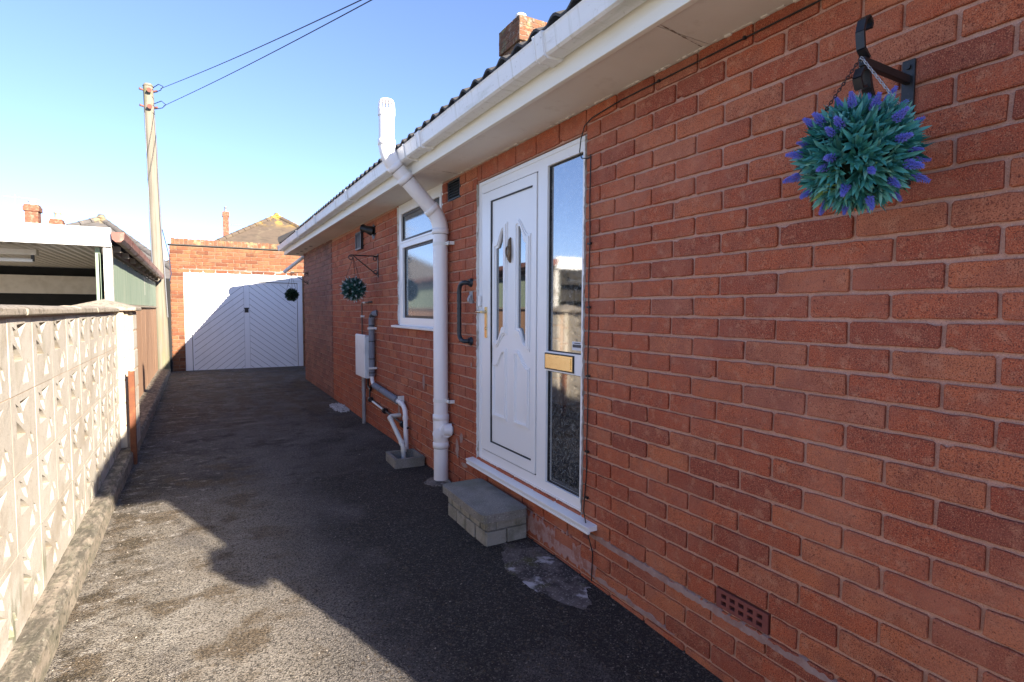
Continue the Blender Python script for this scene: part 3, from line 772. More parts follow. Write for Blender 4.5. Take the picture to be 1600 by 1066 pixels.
M.prism(rect(3.838, 4.076, 2.243, 2.388), [rect(3.85, 4.064, 2.253, 2.378)], pW, -.02, .006)
for k in range(6): M.hexa([pW(3.85, 2.254+k*.021, .0), pW(4.064, 2.254+k*.021, .0), pW(4.064, 2.258+k*.021, .0), pW(3.85, 2.258+k*.021, .0), pW(3.85, 2.268+k*.021, -.012), pW(4.064, 2.268+k*.021, -.012), pW(4.064, 2.272+k*.021, -.012), pW(3.85, 2.272+k*.021, -.012)])
M.prism(rect(3.84, 4.074, 2.245, 2.386), [], pW, -.05, -.018)
M.build('vent_grille', m_rubber, house)
# louvre vent and extractor cowl near the far end
M = MB()
M.prism(rect(6.70, 6.98, 2.12, 2.335), [rect(6.725, 6.955, 2.14, 2.315)], pW, 0, .045)
M.prism(rect(6.71, 6.97, 2.13, 2.325), [], pW, 0, .02)
for k in range(4): M.prism(rect(6.735 + k*.055, 6.765 + k*.055, 2.142, 2.313), [], pW, .018, .038)
M.build('louvre_vent', m_blackiron, house, bevel=.003)
M = MB()
M.prism([(6.24 + .075*math.cos(6.283*k/24), 2.27 + .085*math.sin(6.283*k/24)) for k in range(24)], [], pW, -.002, .014)
M.tube([(1.69, 6.24, 2.275), (1.655, 6.25, 2.285), (1.62, 6.28, 2.30), (1.60, 6.31, 2.31)], [.055, .048, .038, .040], 16)
M.tube([(1.602, 6.306, 2.309), (1.596, 6.316, 2.312)], [.046, .046], 16)
M.build('flue_cowl', m_blackiron, house)

# ------------------------------------------------------------------ soil and vent pipe
sp = thing('soil_pipe', (1.637, 4.05, 0), 'tall white soil and vent pipe between window and front door rising past the gutter', 'pipe')
PX, PY, PR = 1.632, 4.05, .0575
def arc(p0, p1, p2, n=6):
    p0, p1, p2 = Vector(p0), Vector(p1), Vector(p2)
    return [p0*(1-t)**2 + p1*2*t*(1-t) + p2*t*t for t in [k/n for k in range(n+1)]]
M = MB()
M.tube([(PX, PY, -.02), (PX, PY, 2.02)], PR, 28); M.build('pipe', m_pvc, sp)
E1 = (PX, PY, 2.095); D = Vector((-.707, 0, .707))
E2 = Vector(E1) + D*.60
M = MB(); M.tube(arc((PX, PY, 2.00), E1, Vector(E1) + D*.095), PR + .004, 28); M.build('pipe_bend', m_pvc, sp)
M = MB(); M.tube([Vector(E1) + D*.08, Vector(E2) - D*.08], PR, 28); M.build('pipe', m_pvc, sp)
M = MB(); M.tube(arc(Vector(E2) - D*.095, E2, E2 + Vector((0, 0, .095))), PR + .004, 28); M.build('pipe_bend', m_pvc, sp)
M = MB(); M.tube([E2 + Vector((0, 0, .08)), E2 + Vector((0, 0, .315))], PR, 28); M.build('pipe', m_pvc, sp)
def ring(c, d, r0, h):
    M = MB(); c = Vector(c); d = Vector(d)
    M.tube([c - d*h/2, c - d*h/2 + d*.002, c + d*h/2 - d*.002, c + d*h/2], [PR + .001, r0, r0, PR + .001], 28)
    M.build('pipe_collar', m_pvc, sp)
    M = MB(); M.tube([c - d*(h/2 + .0025), c - d*h/2], PR + .0022, 28); M.build('seal_ring', m_rubber, sp)
for c, d in (((PX, PY, .30), (0,0,1)), ((PX, PY, .525), (0,0,1)), ((PX, PY, 2.0), (0,0,1)), (Vector(E1) + D*.10, D), (Vector(E2) - D*.20, D), (Vector(E2) - D*.09, D), (E2 + Vector((0,0,.10)), (0,0,1))):
    ring(c, d, PR + .0075, .045)
M = MB(); M.tube([(PX, PY, .32), (PX, PY, .34), (PX, PY, .50), (PX, PY, .52)], [PR, PR + .005, PR + .005, PR], 28)
M.tube([(PX, PY, .43), (PX + .02, PY - .075, .425)], [.05, .05], 20)
M.tube([(PX + .02, PY - .06, .425), (PX + .02, PY - .085, .425)], [.055, .055], 20)
M.tube([(PX - .035, PY - .03, .405), (PX - .055, PY - .062, .405)], [.034, .034], 18)
M.tube([(PX - .0535, PY - .0605, .405), (PX - .057, PY - .066, .405)], [.038, .038], 18)
M.tube([(PX - .056, PY - .064, .405), (PX - .060, PY - .0705, .405)], [.024, .024], 18)
M.tube([(PX, PY - .055, .43), (PX + .06, PY - .075, .43)], [.05, .05], 16)
M.build('branch_boss', m_pvc, sp)
for z in (1.90, .66):
    M = MB(); M.tube([(PX, PY, z - .013), (PX, PY, z + .013)], PR + .004, 28)
    M.box(PX + .02, PY - .125, z - .012, PX + .026, PY - .03, z + .014)
    M.box(PX + .02, PY - .125, z - .012, PX + .066, PY - .117, z + .014)
    M.tube([(PX + .02, PY - .1, z), (PX + .012, PY - .1, z)], .007, 8)
    M.build('pipe_clip', m_white_paint, sp, bevel=.001)
top = E2 + Vector((0, 0, .315))
M = MB()
M.tube([top - Vector((0,0,.02)), top + Vector((0,0,.02))], PR + .005, 28)
for k in range(14):
    a = 6.283*k/14; c, s_ = math.cos(a), math.sin(a)
    M.tube([top + Vector((c*(PR+.001), s_*(PR+.001), .018)), top + Vector((c*PR*.95, s_*PR*.95, .07)), top + Vector((c*PR*.82, s_*PR*.82, .09))], .0045, 6)
M.tube([top + Vector((0,0,.086)), top + Vector((0,0,.096)), top + Vector((0,0,.10))], [PR*.92, PR*.86, PR*.5], 24)
M.build('vent_cowl', m_pvc, sp)
M = MB(); n = 18; rr = random.Random(4)
P = [(PX + .125*math.cos(6.283*k/n)*rr.uniform(.85, 1.2) + .0, PY + .13*math.sin(6.283*k/n)*rr.uniform(.8, 1.2)) for k in range(n)]
P = [(min(x, 1.69), y) for x, y in P]
M.add([(x, y, -.01) for x, y in P] + [(PX + (x-PX)*.8, PY + (y-PY)*.8, .018) for x, y in P], [(k, (k+1) % n, n+(k+1) % n, n+k) for k in range(n)] + [tuple(range(n, 2*n))])
M.build('pipe_haunch', m_patch, sp, smooth=True)

# ------------------------------------------------------------------ gas meter box and pipes
mb = thing('meter_box', (1.66, 6.48, .58), 'white wall mounted gas meter box on the brick wall left of the window', 'meter box')
M = MB(); M.box(1.605, 6.275, .585, 1.700, 6.70, 1.075); M.build('box_body', m_box, mb, bevel=.006)
M = MB(); M.hexa([(1.590, 6.268, .590), (1.6045, 6.268, .590), (1.6045, 6.71, .590), (1.590, 6.71, .590), (1.590, 6.268, 1.08), (1.6045, 6.268, 1.092), (1.6045, 6.71, 1.092), (1.590, 6.71, 1.08)])
M.build('box_door', m_box, mb, bevel=.005)
M = MB(); M.box(1.600, 6.262, 1.0, 1.612, 6.268, 1.05); M.box(1.600, 6.262, .64, 1.612, 6.268, .69); build_each(M, 'hinge', m_box, mb)
cd = MB(); cd.tube([(1.66, 6.60, -.02), (1.66, 6.60, .60)], .024, 14)
cd.tube([(1.66, 6.60, .40), (1.66, 6.60, .42)], .028, 14)
tag(cd.build('conduit', m_steel, loc=(1.66, 6.60, 0)), 'grey service conduit running from the meter box down into the tarmac', 'conduit')
M = MB()
M.tube([(1.672, 6.70, 1.07), (1.672, 6.70, 1.43)] + arc((1.672, 6.70, 1.44), (1.672, 6.70, 1.465), (1.672, 6.68, 1.465))[1:] + [(1.672, 6.42, 1.465)], .0085, 10)
M.tube([(1.672, 6.42, 1.465), (1.672, 6.36, 1.47), (1.70, 6.33, 1.47)], .012, 10)
cp = thing('copper_pipe', (1.672, 6.70, 1.07), 'thin tarnished gas pipe rising from the top of the meter box to the wall', 'pipe')
M.build('pipe', m_copper, cp)
M = MB()
for z in (1.30,): M.box(1.658, 6.685, z-.012, 1.70, 6.715, z+.012)
for yy in (6.60, 6.55): M.tube([(1.672, yy - .01, 1.465), (1.672, yy + .012, 1.465)], .012, 10)
build_each(M, 'pipe_clip', m_white_paint, cp)
# lagged waste pipe from the boiler down to the gully
wp = thing('waste_pipe', (1.655, 6.22, .35), 'white waste pipe lagged in grey foam, running down the wall to the gully', 'pipe')
A = [(1.70, 6.12, 1.345), (1.668, 6.15, 1.335), (1.655, 6.185, 1.30), (1.655, 6.20, 1.26), (1.655, 6.20, .625), (1.655, 6.20, .59)]
M = MB(); M.tube(A[:2] + arc(A[1], A[2], A[3])[1:] + [(1.655, 6.20, 1.05), (1.655, 6.20, .62)], .034, 16)
B0 = Vector((1.655, 6.10, .525)); B1 = Vector((1.655, 5.24, .475))
M.tube([B0, B0.lerp(B1, .5), B1], .034, 16); M.build('pipe_lagging', m_lag, wp)
M = MB()
for z in (1.2, 1.02, .82, .66): M.tube([(1.655, 6.20, z-.006), (1.655, 6.20, z+.006)], .0352, 16)
M.tube([A[1], A[2]], .0352, 16)
for t in (.33, .98): M.tube([B0.lerp(B1, t), B0.lerp(B1, t+.014)], .0352, 16)
build_each(M, 'lagging_tape', m_rubber, wp)
M = MB()
M.tube([(1.655, 6.20, .64)] + arc((1.655, 6.20, .61), (1.655, 6.20, .53), (1.655, 6.08, .524)) + [B0 + Vector((0, -.02, 0))], .022, 14)
M.tube([B1 + Vector((0, .03, 0)), B1 + Vector((0, -.06, -.004))] + arc((1.655, 5.14, .468), (1.655, 5.02, .46), (1.655, 5.01, .37)) + [(1.655, 5.0, .2), (1.655, 4.985, .0)], .0225, 14)
M.tube([(1.655, 5.01, .36), (1.655, 5.01, .33)], .0275, 14); M.tube([(1.655, 5.15, .468), (1.655, 5.12, .466)], .0275, 14)
build_each(M, 'pipe', m_pvc, wp)
M = MB()
for z in (1.17, .715): M.box(1.60, 6.15, z-.012, 1.70, 6.165, z+.012); M.tube([(1.655, 6.20, z-.01), (1.655, 6.20, z+.01)], .037, 14)
M.box(1.64, 5.18, .47, 1.70, 5.20, .53)
build_each(M, 'pipe_clip', m_white_paint, wp)
# short overflow pipe slanting into the gully
ov = thing('overflow_pipe', (1.65, 5.3, .05), 'short cream overflow pipe slanting from the wall into the gully', 'pipe')
M = MB(); M.tube([(1.70, 5.30, .318), (1.64, 5.30, .318)] + arc((1.62, 5.30, .318), (1.585, 5.30, .318), (1.585, 5.27, .30)) + [(1.585, 4.92, .135)] + arc((1.585, 4.90, .125), (1.585, 4.86, .105), (1.585, 4.855, .0)), .0215, 14)
M.build('pipe', m_pvc_old, ov)
M = MB(); M.tube([(1.585, 5.285, .309), (1.585, 5.25, .29)], .0265, 14); M.tube([(1.585, 4.93, .14), (1.585, 4.895, .122)], .0265, 14); M.tube([(1.585, 4.857, .10), (1.585, 4.855, .06)], .0255, 14); build_each(M, 'pipe_socket', m_pvc_old, ov)
# black pipe with couplings low on the wall
bp = thing('gas_pipe', (1.665, 5.8, .3), 'thin black gas pipe with round couplings low on the wall below the meter box', 'pipe')
M = MB(); M.tube([(1.665, 6.42, .58), (1.665, 6.42, .47)], .010, 10); M.tube([(1.665, 6.42, .48), (1.665, 6.30, .44), (1.665, 6.28, .50)], .013, 10)
M.tube([(1.668, 6.36, .46), (1.668, 6.36, .335), (1.668, 6.30, .325), (1.668, 4.98, .25)], .011, 10)
M.build('pipe', m_blackiron, bp)
M = MB()
for yy, zz in ((6.33, .328), (5.75, .293), (5.13, .258)):
    M.tube([(1.668, yy + .02, zz), (1.668, yy - .02, zz)], .031, 14); M.tube([(1.668, yy + .035, zz), (1.668, yy - .035, zz)], .019, 14); M.tube([(1.668, yy, zz), (1.70, yy, zz)], .02, 10)
build_each(M, 'coupling', m_blackiron, bp)
M = MB(); M.tube([(1.666, 6.22, .3205), (1.666, 5.82, .2975)], .0118, 10); M.build('pipe_sleeve', m_white_paint, bp)
# gully surround
M = MB()
go = [(1.415, 4.575), (1.685, 4.555), (1.692, 4.885), (1.425, 4.90)]
gi = [(1.443, 4.603), (1.663, 4.588), (1.668, 4.858), (1.452, 4.873)]
M.prism(go, [gi], lambda u, v, d: (u, v, d), -.05, .072)
M.prism(gi, [], lambda u, v, d: (u, v, d), -.08, -.045)
tag(M.build('drain_gully', m_concrete, loc=(1.55, 4.72, 0), bevel=.012), 'square concrete gully surround at the wall catching two waste pipes', 'drain')
# ------------------------------------------------------------------ doorstep
st = thing('doorstep', (1.55, 3.0, 0), 'low concrete slab step on pale blocks below the front door', 'doorstep')
M = MB(); rs = random.Random(9)
def block_run(M, x0, y0, x1, y1, n, z0, z1, inx, iny, off=0):
    cuts_ = [0.0] + [(k+off)/n for k in range(0 if off else 1, n)] + [1.0]
    for k in range(len(cuts_)-1):
        a, b = cuts_[k], cuts_[k+1]
        a2 = a + .012; 
        ax, ay = x0 + (x1-x0)*a2, y0 + (y1-y0)*a2
        bx, by = x0 + (x1-x0)*(b-.012), y0 + (y1-y0)*(b-.012)
        if b <= a: continue
        j_ = rs.uniform(-.003, .003)
        M.hexa([(ax+j_, ay, z0), (bx+j_, by, z0), (bx+inx, by+iny, z0), (ax+inx, ay+iny, z0), (ax+j_, ay, z1), (bx+j_, by, z1), (bx+inx, by+iny, z1), (ax+inx, ay+iny, z1)])
for r, (z0_, z1_) in enumerate(((-.05, .075), (.083, .15))):
    block_run(M, 1.405, 3.37, 1.405, 2.80, 4, z0_, z1_, .10, 0, .5 if r else .0)
    block_run(M, 1.412, 2.795, 1.69, 2.795, 2, z0_, z1_, 0, .10, .45 if r else 0)
    block_run(M, 1.69, 3.375, 1.412, 3.375, 2, z0_, z1_, 0, -.10)
M.build('block_base', m_step_block, st, bevel=.005)
M = MB(); M.box(1.425, 2.81, -.05, 1.69, 3.36, .149); M.build('mortar_core', m_concrete, st)
M = MB()
sl_ = [(1.362, 2.745), (1.665, 2.735), (1.672, 3.40), (1.372, 3.405)]
cor = []
for i, p in enumerate(sl_):
    a, b = Vector((*sl_[i-1], 0)), Vector((*sl_[(i+1) % 4], 0)); q = Vector((*p, 0))
    cor += [tuple((q + (a-q).normalized()*.03)[:2]), tuple((q + ((a-q).normalized() + (b-q).normalized())*.009)[:2]), tuple((q + (b-q).normalized()*.03)[:2])]
M.prism(cor, [], lambda u, v, d: (u, v, d), .1505, .200)
M.build('slab', m_concrete, st, bevel=.0045)
# ------------------------------------------------------------------ grab rail by the door
gr_ = thing('grab_rail', (1.66, 3.72, 1.37), 'black ribbed grab rail fixed to the brickwork left of the front door', 'grab rail')
M = MB()
yv, xv = 3.705, 1.640
pts = [(1.69, 3.625, 1.58), (1.66, 3.625, 1.582)] + arc((1.652, 3.63, 1.583), (1.640, 3.70, 1.585), (xv, yv, 1.52)) + [(xv, yv, 1.40), (xv, yv, 1.24)] + arc((xv, yv, 1.21), (1.640, 3.70, 1.155), (1.652, 3.63, 1.155)) + [(1.66, 3.625, 1.155), (1.69, 3.625, 1.155)]
M.tube(pts, .0165, 16); M.build('rail', m_rail, gr_)
M = MB()
for z in [1.23 + .055*k for k in range(6)]: M.tube([(xv, yv, z-.005), (xv, yv, z+.005)], .0180, 16)
build_each(M, 'grip_ring', m_blackiron, gr_)
for z in (1.583, 1.155):
    M = MB(); M.tube([(1.70, 3.625, z), (1.682, 3.625, z)], [.034, .026], 18); M.build('wall_flange', m_rail, gr_)
# key hook plate below the rail's top end
M = MB(); M.prism(rect(3.60, 3.655, 1.43, 1.52), [], pW, .004, .012); M.tube([(1.69, 3.63, 1.49), (1.675, 3.632, 1.46), (1.68, 3.634, 1.445)], .006, 8); M.tube([(1.69, 3.612, 1.49), (1.675, 3.614, 1.46), (1.68, 3.616, 1.445)], .006, 8)
tag(M.build('wall_hook', m_steel, loc=(1.69, 3.63, 1.43)), 'small double metal hook screwed to bricks between grab rail and door', 'hook')
# ------------------------------------------------------------------ black cable
M = MB(); rr = random.Random(12)
pts = [(1.695, .55, 2.355), (1.694, 1.1, 2.353), (1.694, 1.6, 2.353), (1.694, 2.0, 2.352), (1.69, 2.20, 2.335), (1.685, 2.255, 2.31), (1.68, 2.277, 2.25), (1.68, 2.287, 2.19), (1.685, 2.275, 2.155), (1.692, 2.235, 2.145), (1.694, 2.212, 2.15)]
M.tube(pts, .0030, 8)
pts = [(1.694, 2.212, 2.16), (1.694, 2.214, 2.10)] + [(1.693, 2.212 + .003*math.sin(k*1.3) - (.05 if k > 17 else 0)*(k-17)/5*(-.7), 2.05 - k*.085) for k in range(21)] + [(1.66, 2.16, .27), (1.69, 2.15, .15), (1.692, 2.16, .0)]
M.tube(pts, .0030, 8)
cb = thing('cable', (1.694, 2.2, 0), 'thin black cable clipped under the soffit and down the bricks right of the door', 'cable')
build_each(M, 'flex', m_cable, cb)
M = MB()
for z in (1.72, 1.40, 1.05, .66, .42): M.box(1.688, 2.20, z-.005, 1.699, 2.225, z+.005)
for yy in (.9, 1.33, 1.75): M.box(1.688, yy-.005, 2.3485, 1.699, yy+.005, 2.3585)
build_each(M, 'cable_clip', m_cable, cb)
# damp concrete patch under the door end
M = MB(); n = 90; rr = random.Random(15); wob_ = [0]*n
for q in (2, 3, 5, 7, 11, 17, 23):
    p_ = rr.uniform(0, 6.3); am = .30/q
    wob_ = [w_ + am*math.sin(q*6.283*k/n + p_) for k, w_ in enumerate(wob_)]
P = []
for k in range(n):
    a = 6.283*k/n
    f_ = 1 + wob_[k]*.7 + rr.uniform(-.03, .03)
    P.append((min(1.685, 1.565 + .19*math.cos(a)*f_), 2.42 + .37*math.sin(a)*f_))
M.add([(x, y, gz(x, y) + .002) for x, y in P] + [(1.57, 2.42, gz(1.57, 2.42) + .009)], [(k, (k+1) % n, n) for k in range(n)], 0, .5, True)
tag(M.build('concrete_patch', m_patch), kind='structure')
# white chippings by the wall
M = MB(); rr = random.Random(18)
for k in range(520):
    x, y = rr.uniform(1.50, 1.685), rr.uniform(7.35, 8.05)
    if abs((x-1.6)/.115) + abs((y-7.7)/.36) > 1.35: continue
    stone(M, x, y, gz(x, y) + rr.uniform(0, .02), rr.uniform(.008, .017), rr.random(), rr)
tag(M.build('chippings', m_pebble), kind='stuff')

# ------------------------------------------------------------------ brackets and hanging balls
def make_bracket(label):
    b = thing('hanging_bracket', (0, 0, 0), label, 'bracket', 'wall brackets for hanging balls')
    return b
def bracket_geo(b, reach, drop, heavy):
    # local: wall at x=0, arm towards -x, top of the plate z=0
    r = .011 if heavy else .0065
    w_ = .016 if heavy else .010
    M = MB(); M.hexa([(-.008, -w_, -drop), (0, -w_, -drop), (0, w_, -drop), (-.008, w_, -drop), (-.008, -w_, .0), (0, -w_, 0), (0, w_, 0), (-.008, w_, 0)])
    M.tube([(-.004, 0, -.02), (-.014, 0, -.02)], .007, 8); M.tube([(-.004, 0, -drop+.02), (-.014, 0, -drop+.02)], .007, 8)
    M.build('wall_plate', m_blackiron, b, bevel=.002)
    za = -.055 if heavy else -.03
    M = MB()
    if heavy:
        M.hexa([(-reach, -.008, za-.011), (-.008, -.008, za-.011), (-.008, .008, za-.011), (-reach, .008, za-.011), (-reach, -.008, za+.011), (-.008, -.008, za+.011), (-.008, .008, za+.011), (-reach, .008, za+.011)])
    else:
        M.tube([(-reach, 0, za), (-.006, 0, za)], r, 10)
    M.build('arm', m_blackiron, b, bevel=.002 if heavy else 0)
    M = MB()
    if heavy:
        def strap(pts, hw, th):
            for i in range(len(pts)-1):
                (x0, z0), (x1, z1) = pts[i], pts[i+1]
                d = Vector((x1-x0, 0, z1-z0)).normalized(); nn = Vector((-d.z, 0, d.x))*th
                p0, p1 = Vector((x0, 0, z0)), Vector((x1, 0, z1)); s_ = Vector((0, hw, 0))
                M.hexa([p0-s_-nn, p1-s_-nn, p1+s_-nn, p0+s_-nn, p0-s_+nn, p1-s_+nn, p1+s_+nn, p0+s_+nn])
        strap([(-reach+.015, za-.01), (-reach+.03, za-.06), (-reach+.075, za-.13), (-reach+.14, za-.19), (-.012, -drop+.03)], .012, .005)
        # curled tip
        strap([(-reach+.02, za+.012), (-reach-.005, za+.03), (-reach-.012, za+.07), (-reach-.004, za+.10), (-reach+.012, za+.112), (-reach+.026, za+.10), (-reach+.022, za+.085)], .0105, .0035)
        strap([(-reach+.02, za-.012), (-reach-.006, za-.02), (-reach-.018, za-.045), (-reach-.006, za-.068), (-reach+.012, za-.06)], .0105, .0035)
    else:
        M.tube([(-reach+.03, 0, za-.006), (-.02, 0, -drop+.03)], r*.9, 10)
        def scroll(cx, cz, rad, a0, turns, sgn=1):
            M.tube([(cx + rad*(1-.55*t)*math.cos(a0 + sgn*6.283*turns*t), 0, cz + rad*(1-.55*t)*math.sin(a0 + sgn*6.283*turns*t)) for t in [k/22 for k in range(23)]], r*.75, 8)
        scroll(-reach+.005, za-.028, .028, 1.57, 1.15, 1)
        scroll(-.035, za-.030, .026, .3, 1.2, 1); scroll(-.035, -drop+.055, .026, -1.2, 1.2, 1)
    M.build('scroll' if not heavy else 'brace', m_blackiron, b)
def ball_mesh(rad, seed, n_ros, leaf_len, leaf_w, mat, per=6, core=.72):
    rr = random.Random(seed); M = MB()
    # dark core
    nu, nv = 14, 9
    vs = [(rad*core*math.sin(math.pi*j/nv)*math.cos(6.283*i/nu), rad*core*math.sin(math.pi*j/nv)*math.sin(6.283*i/nu), rad*core*math.cos(math.pi*j/nv)) for j in range(nv+1) for i in range(nu)]
    M.add(vs, [(j*nu+i, j*nu+(i+1) % nu, (j+1)*nu+(i+1) % nu, (j+1)*nu+i) for j in range(nv) for i in range(nu)], 1)
    for k in range(n_ros):
        z = 1 - 2*(k+.5)/n_ros; ph = k*2.39996 + rr.uniform(-.2, .2)
        q = math.sqrt(1-z*z); nrm = Vector((q*math.cos(ph), q*math.sin(ph), z))
        nrm = (nrm + Vector((rr.gauss(0, .12), rr.gauss(0, .12), rr.gauss(0, .12)))).normalized()
        a = nrm.orthogonal().normalized(); b_ = nrm.cross(a)
        base = nrm*rad*core*rr.uniform(.88, 1.04)
        tb = rr.random(); a0 = rr.uniform(0, 6.3)
        for i in range(per):
            an = a0 + 6.283*i/per + rr.uniform(-.3, .3)
            side = a*math.cos(an) + b_*math.sin(an)
            tilt = rr.uniform(.25, 1.0) if i else .05
            d = (nrm*math.cos(tilt) + side*math.sin(tilt)).normalized()
            L_ = leaf_len*rr.uniform(.6, 1.22); W_ = leaf_w*rr.uniform(.6, 1.15)
            sd = d.cross(nrm + side*.01 + Vector((.001, .002, .003))).normalized()
            upv = sd.cross(d).normalized()
            curl = rr.uniform(-.25, .5)
            pts = []
            for t, ww in ((0, .35), (.35, 1), (.7, .8), (1, .03)):
                c = base + d*L_*t + upv*(-curl*L_*.35*t*t)
                fold = .28*ww*W_*.5
                pts += [c - sd*ww*W_*.5 + upv*fold, c, c + sd*ww*W_*.5 + upv*fold]
            tn = min(1, max(0, tb*.5 + rr.uniform(0, .5) + (.22 if (z < -.45 and rr.random() < .4) else 0)))
            fs = [(3*j, 3*j+1, 3*j+4, 3*j+3) for j in range(3)] + [(3*j+1, 3*j+2, 3*j+5, 3*j+4) for j in range(3)]
            M.add(pts, fs, 0, tn, False)
    return M
def spike_mesh(L_, r, rings, per, seed):
    rr = random.Random(seed); M = MB()
    M.tube([(0, 0, 0), (0, 0, L_*.95)], r*.22, 5)
    for i in range(rings):
        t = .12 + .86*i/(rings-1); rad_ = r*(1 - .75*t**1.6)
        for k in range(per):
            a = 6.283*k/per + i*.55 + rr.uniform(-.2, .2)
            c = Vector((math.cos(a)*rad_*.75, math.sin(a)*rad_*.75, L_*t))
            s_ = r*.42*(1-.4*t)*rr.uniform(.75, 1.2)
            dd = Vector((math.cos(a), math.sin(a), .9)).normalized()
            pp = dd.orthogonal().normalized(); qq = dd.cross(pp)
            M.add([c - dd*s_*.8, c + pp*s_*.6, c + qq*s_*.6, c - pp*s_*.6, c - qq*s_*.6, c + dd*s_*1.5], [(0,2,1),(0,3,2),(0,4,3),(0,1,4),(5,1,2),(5,2,3),(5,3,4),(5,4,1)], 0, .5)
    return M
def add_chain(M, p0, p1, link, wire):
    p0, p1 = Vector(p0), Vector(p1); d = (p1-p0); n = max(2, int(d.length/(link*.8))); d.normalize()
    a = d.orthogonal().normalized(); b_ = d.cross(a)
    for k in range(n):
        c = p0.lerp(p1, (k+.5)/n); s_ = a if k % 2 else b_
        M.tube([c + d*link*.55*math.cos(t) + s_*link*.28*math.sin(t) for t in [6.283*i/8 for i in range(9)]], wire, 4, caps=False)
def hang_ball(label, loc, rad, foliage, mats, spike, spike_mat, spikes, hook_dz, chain_mats):
    t = thing('topiary_ball', loc, label, 'hanging ball', 'hanging topiary balls')
    me = foliage
    o = me.build('foliage', mats, None); o.parent = t
    if spike:
        sm = spike.build('flower_spike', spike_mat, None); sm.parent = t
        first = True
        for nrm, rr_, sc in spikes:
            s_ = sm if first else sm.copy()
            if not first: col.objects.link(s_); s_.parent = t
            first = False
            s_.rotation_euler = nrm.to_track_quat('Z', 'Y').to_euler()
            s_.location = nrm*rr_; s_.scale = (sc, sc, sc)
    for k, cm in enumerate(chain_mats):
        a = .5 + k*2.094
        M = MB(); add_chain(M, (0, 0, hook_dz), (rad*.62*math.cos(a), rad*.62*math.sin(a), rad*.66), .011 if rad > .12 else .01, .0013)
        c = M.build('chain', cm, None); c.parent = t
    return t
# the lavender ball near the camera
b1 = make_bracket('heavy black iron bracket with curled tip on the brick wall right of the door')
bracket_geo(b1, .235, .34, True); b1.location = (XW, .80, 2.072)
rr = random.Random(41); spk = []
for k in range(44):
    z = 1 - 2*(k+.5)/44; ph = k*2.39996 + rr.uniform(-.35, .35); q = math.sqrt(1-z*z)
    nrm = Vector((q*math.cos(ph), q*math.sin(ph), z + rr.uniform(-.1, .1))).normalized()
    spk.append((nrm, .122*rr.uniform(.95, 1.08), rr.uniform(.6, 1.0)))
hang_ball('big teal leaf ball with violet lavender spikes hanging on chains right of the door', (1.462, .80, 1.782), .15,
          ball_mesh(.134, 2, 420, .054, .0140, m_leaf), [m_leaf, m_core], spike_mesh(.047, .0125, 9, 7, 3), m_lav, spk, .245, [m_chain, m_rust_chain, m_chain])
# the frosted ball by the meter box
b2 = make_bracket('thin black scrolled bracket above the white tipped ball beside the flue cowl')
bracket_geo(b2, .305, .265, False); b2.location = (XW, 6.06, 2.005)
spk = []
for k in range(46):
    z = 1 - 2*(k+.5)/46; ph = k*2.39996; q = math.sqrt(1-z*z)
    spk.append((Vector((q*math.cos(ph), q*math.sin(ph), z)), .108, rr.uniform(.8, 1.1)))
hang_ball('dark teal ball with frosty white tips hanging above the meter box', (1.425, 6.06, 1.605), .15,
          ball_mesh(.128, 12, 220, .048, .014, m_leaf_teal), [m_leaf_teal, m_core], spike_mesh(.042, .011, 5, 5, 6), m_pale_tip, spk, .345, [m_rust_chain]*3)
# the plain ball in front of the garage door
b3 = copy_tree(b2); b3.location = (XW, 10.74, 2.085)
b3['label'] = 'thin black scrolled bracket at the far corner of the house by the garage'
t3 = hang_ball('plain dark green leaf ball hanging in front of the garage door', (1.40, 10.74, 1.645), .15,
          ball_mesh(.125, 22, 170, .045, .013, m_leaf_dark), [m_leaf_dark, m_core], None, None, None, .385, [m_rust_chain]*3)
# one more of the pair at the near corner, out of frame: its shadow lies on the drive
b4 = copy_tree(b2); b4.location = (1.74, YN, 2.02); b4.rotation_euler = (0, 0, R(90))
b4['label'] = 'thin black scrolled bracket on the near gable wall of the house, out of frame'
t4 = copy_tree(t3); t4.location = (1.72, YN - .22, 1.90)
t4['label'] = 'leaf ball hanging at the near gable corner, out of frame'

# ------------------------------------------------------------------ garden wall of pierced screen blocks
WX = lambda y: -.648 - .0097*(y - 2.6)      # face towards the drive
gw = thing('garden_wall', (-.70, 3, .13), 'cream pierced screen block wall with weathered coping and pier along the drive', 'garden wall')
BW, BH, B0Y, BZ = .3525, .304, 5.885, .128
HOLES = [[(.17, .90), (.30, .84), (.41, .74), (.47, .58), (.36, .64), (.26, .74)],
         [(.34, .905), (.74, .92), (.60, .84), (.46, .75)],
         [(.17, .67), (.33, .59), (.54, .44), (.18, .43)],
         [(.70, .45), (.80, .37), (.86, .24), (.80, .26), (.74, .34)],
         [(.64, .36), (.70, .25), (.74, .11), (.48, .10)]]
M = MB(); rb = random.Random(71)
for r in range(4):
    for k in range(24):
        y1 = B0Y - k*BW; y0 = y1 - BW
        z0_ = BZ + r*BH
        tilt = rb.uniform(-.0012, .0012); off = rb.uniform(-.001, .001)
        def mp(u, v, d, y0=y0, z0_=z0_, tilt=tilt, off=off):
            y = y0 + u*BW
            return (WX(y) + off + tilt*(u-.5) - (.0 - d), y, z0_ + v*BH)
        e = .008
        jt = lambda: rb.uniform(-.006, .006)
        out = [(e+jt(), e+jt()), (1-e+jt(), e+jt()), (1-e+jt(), 1-e+jt()), (e+jt(), 1-e+jt())]
        M.prism(out, [[(a+jt()*1.2, b+jt()*1.2) for a, b in h] for h in HOLES], mp, -.085, 0, 0, rb.random())
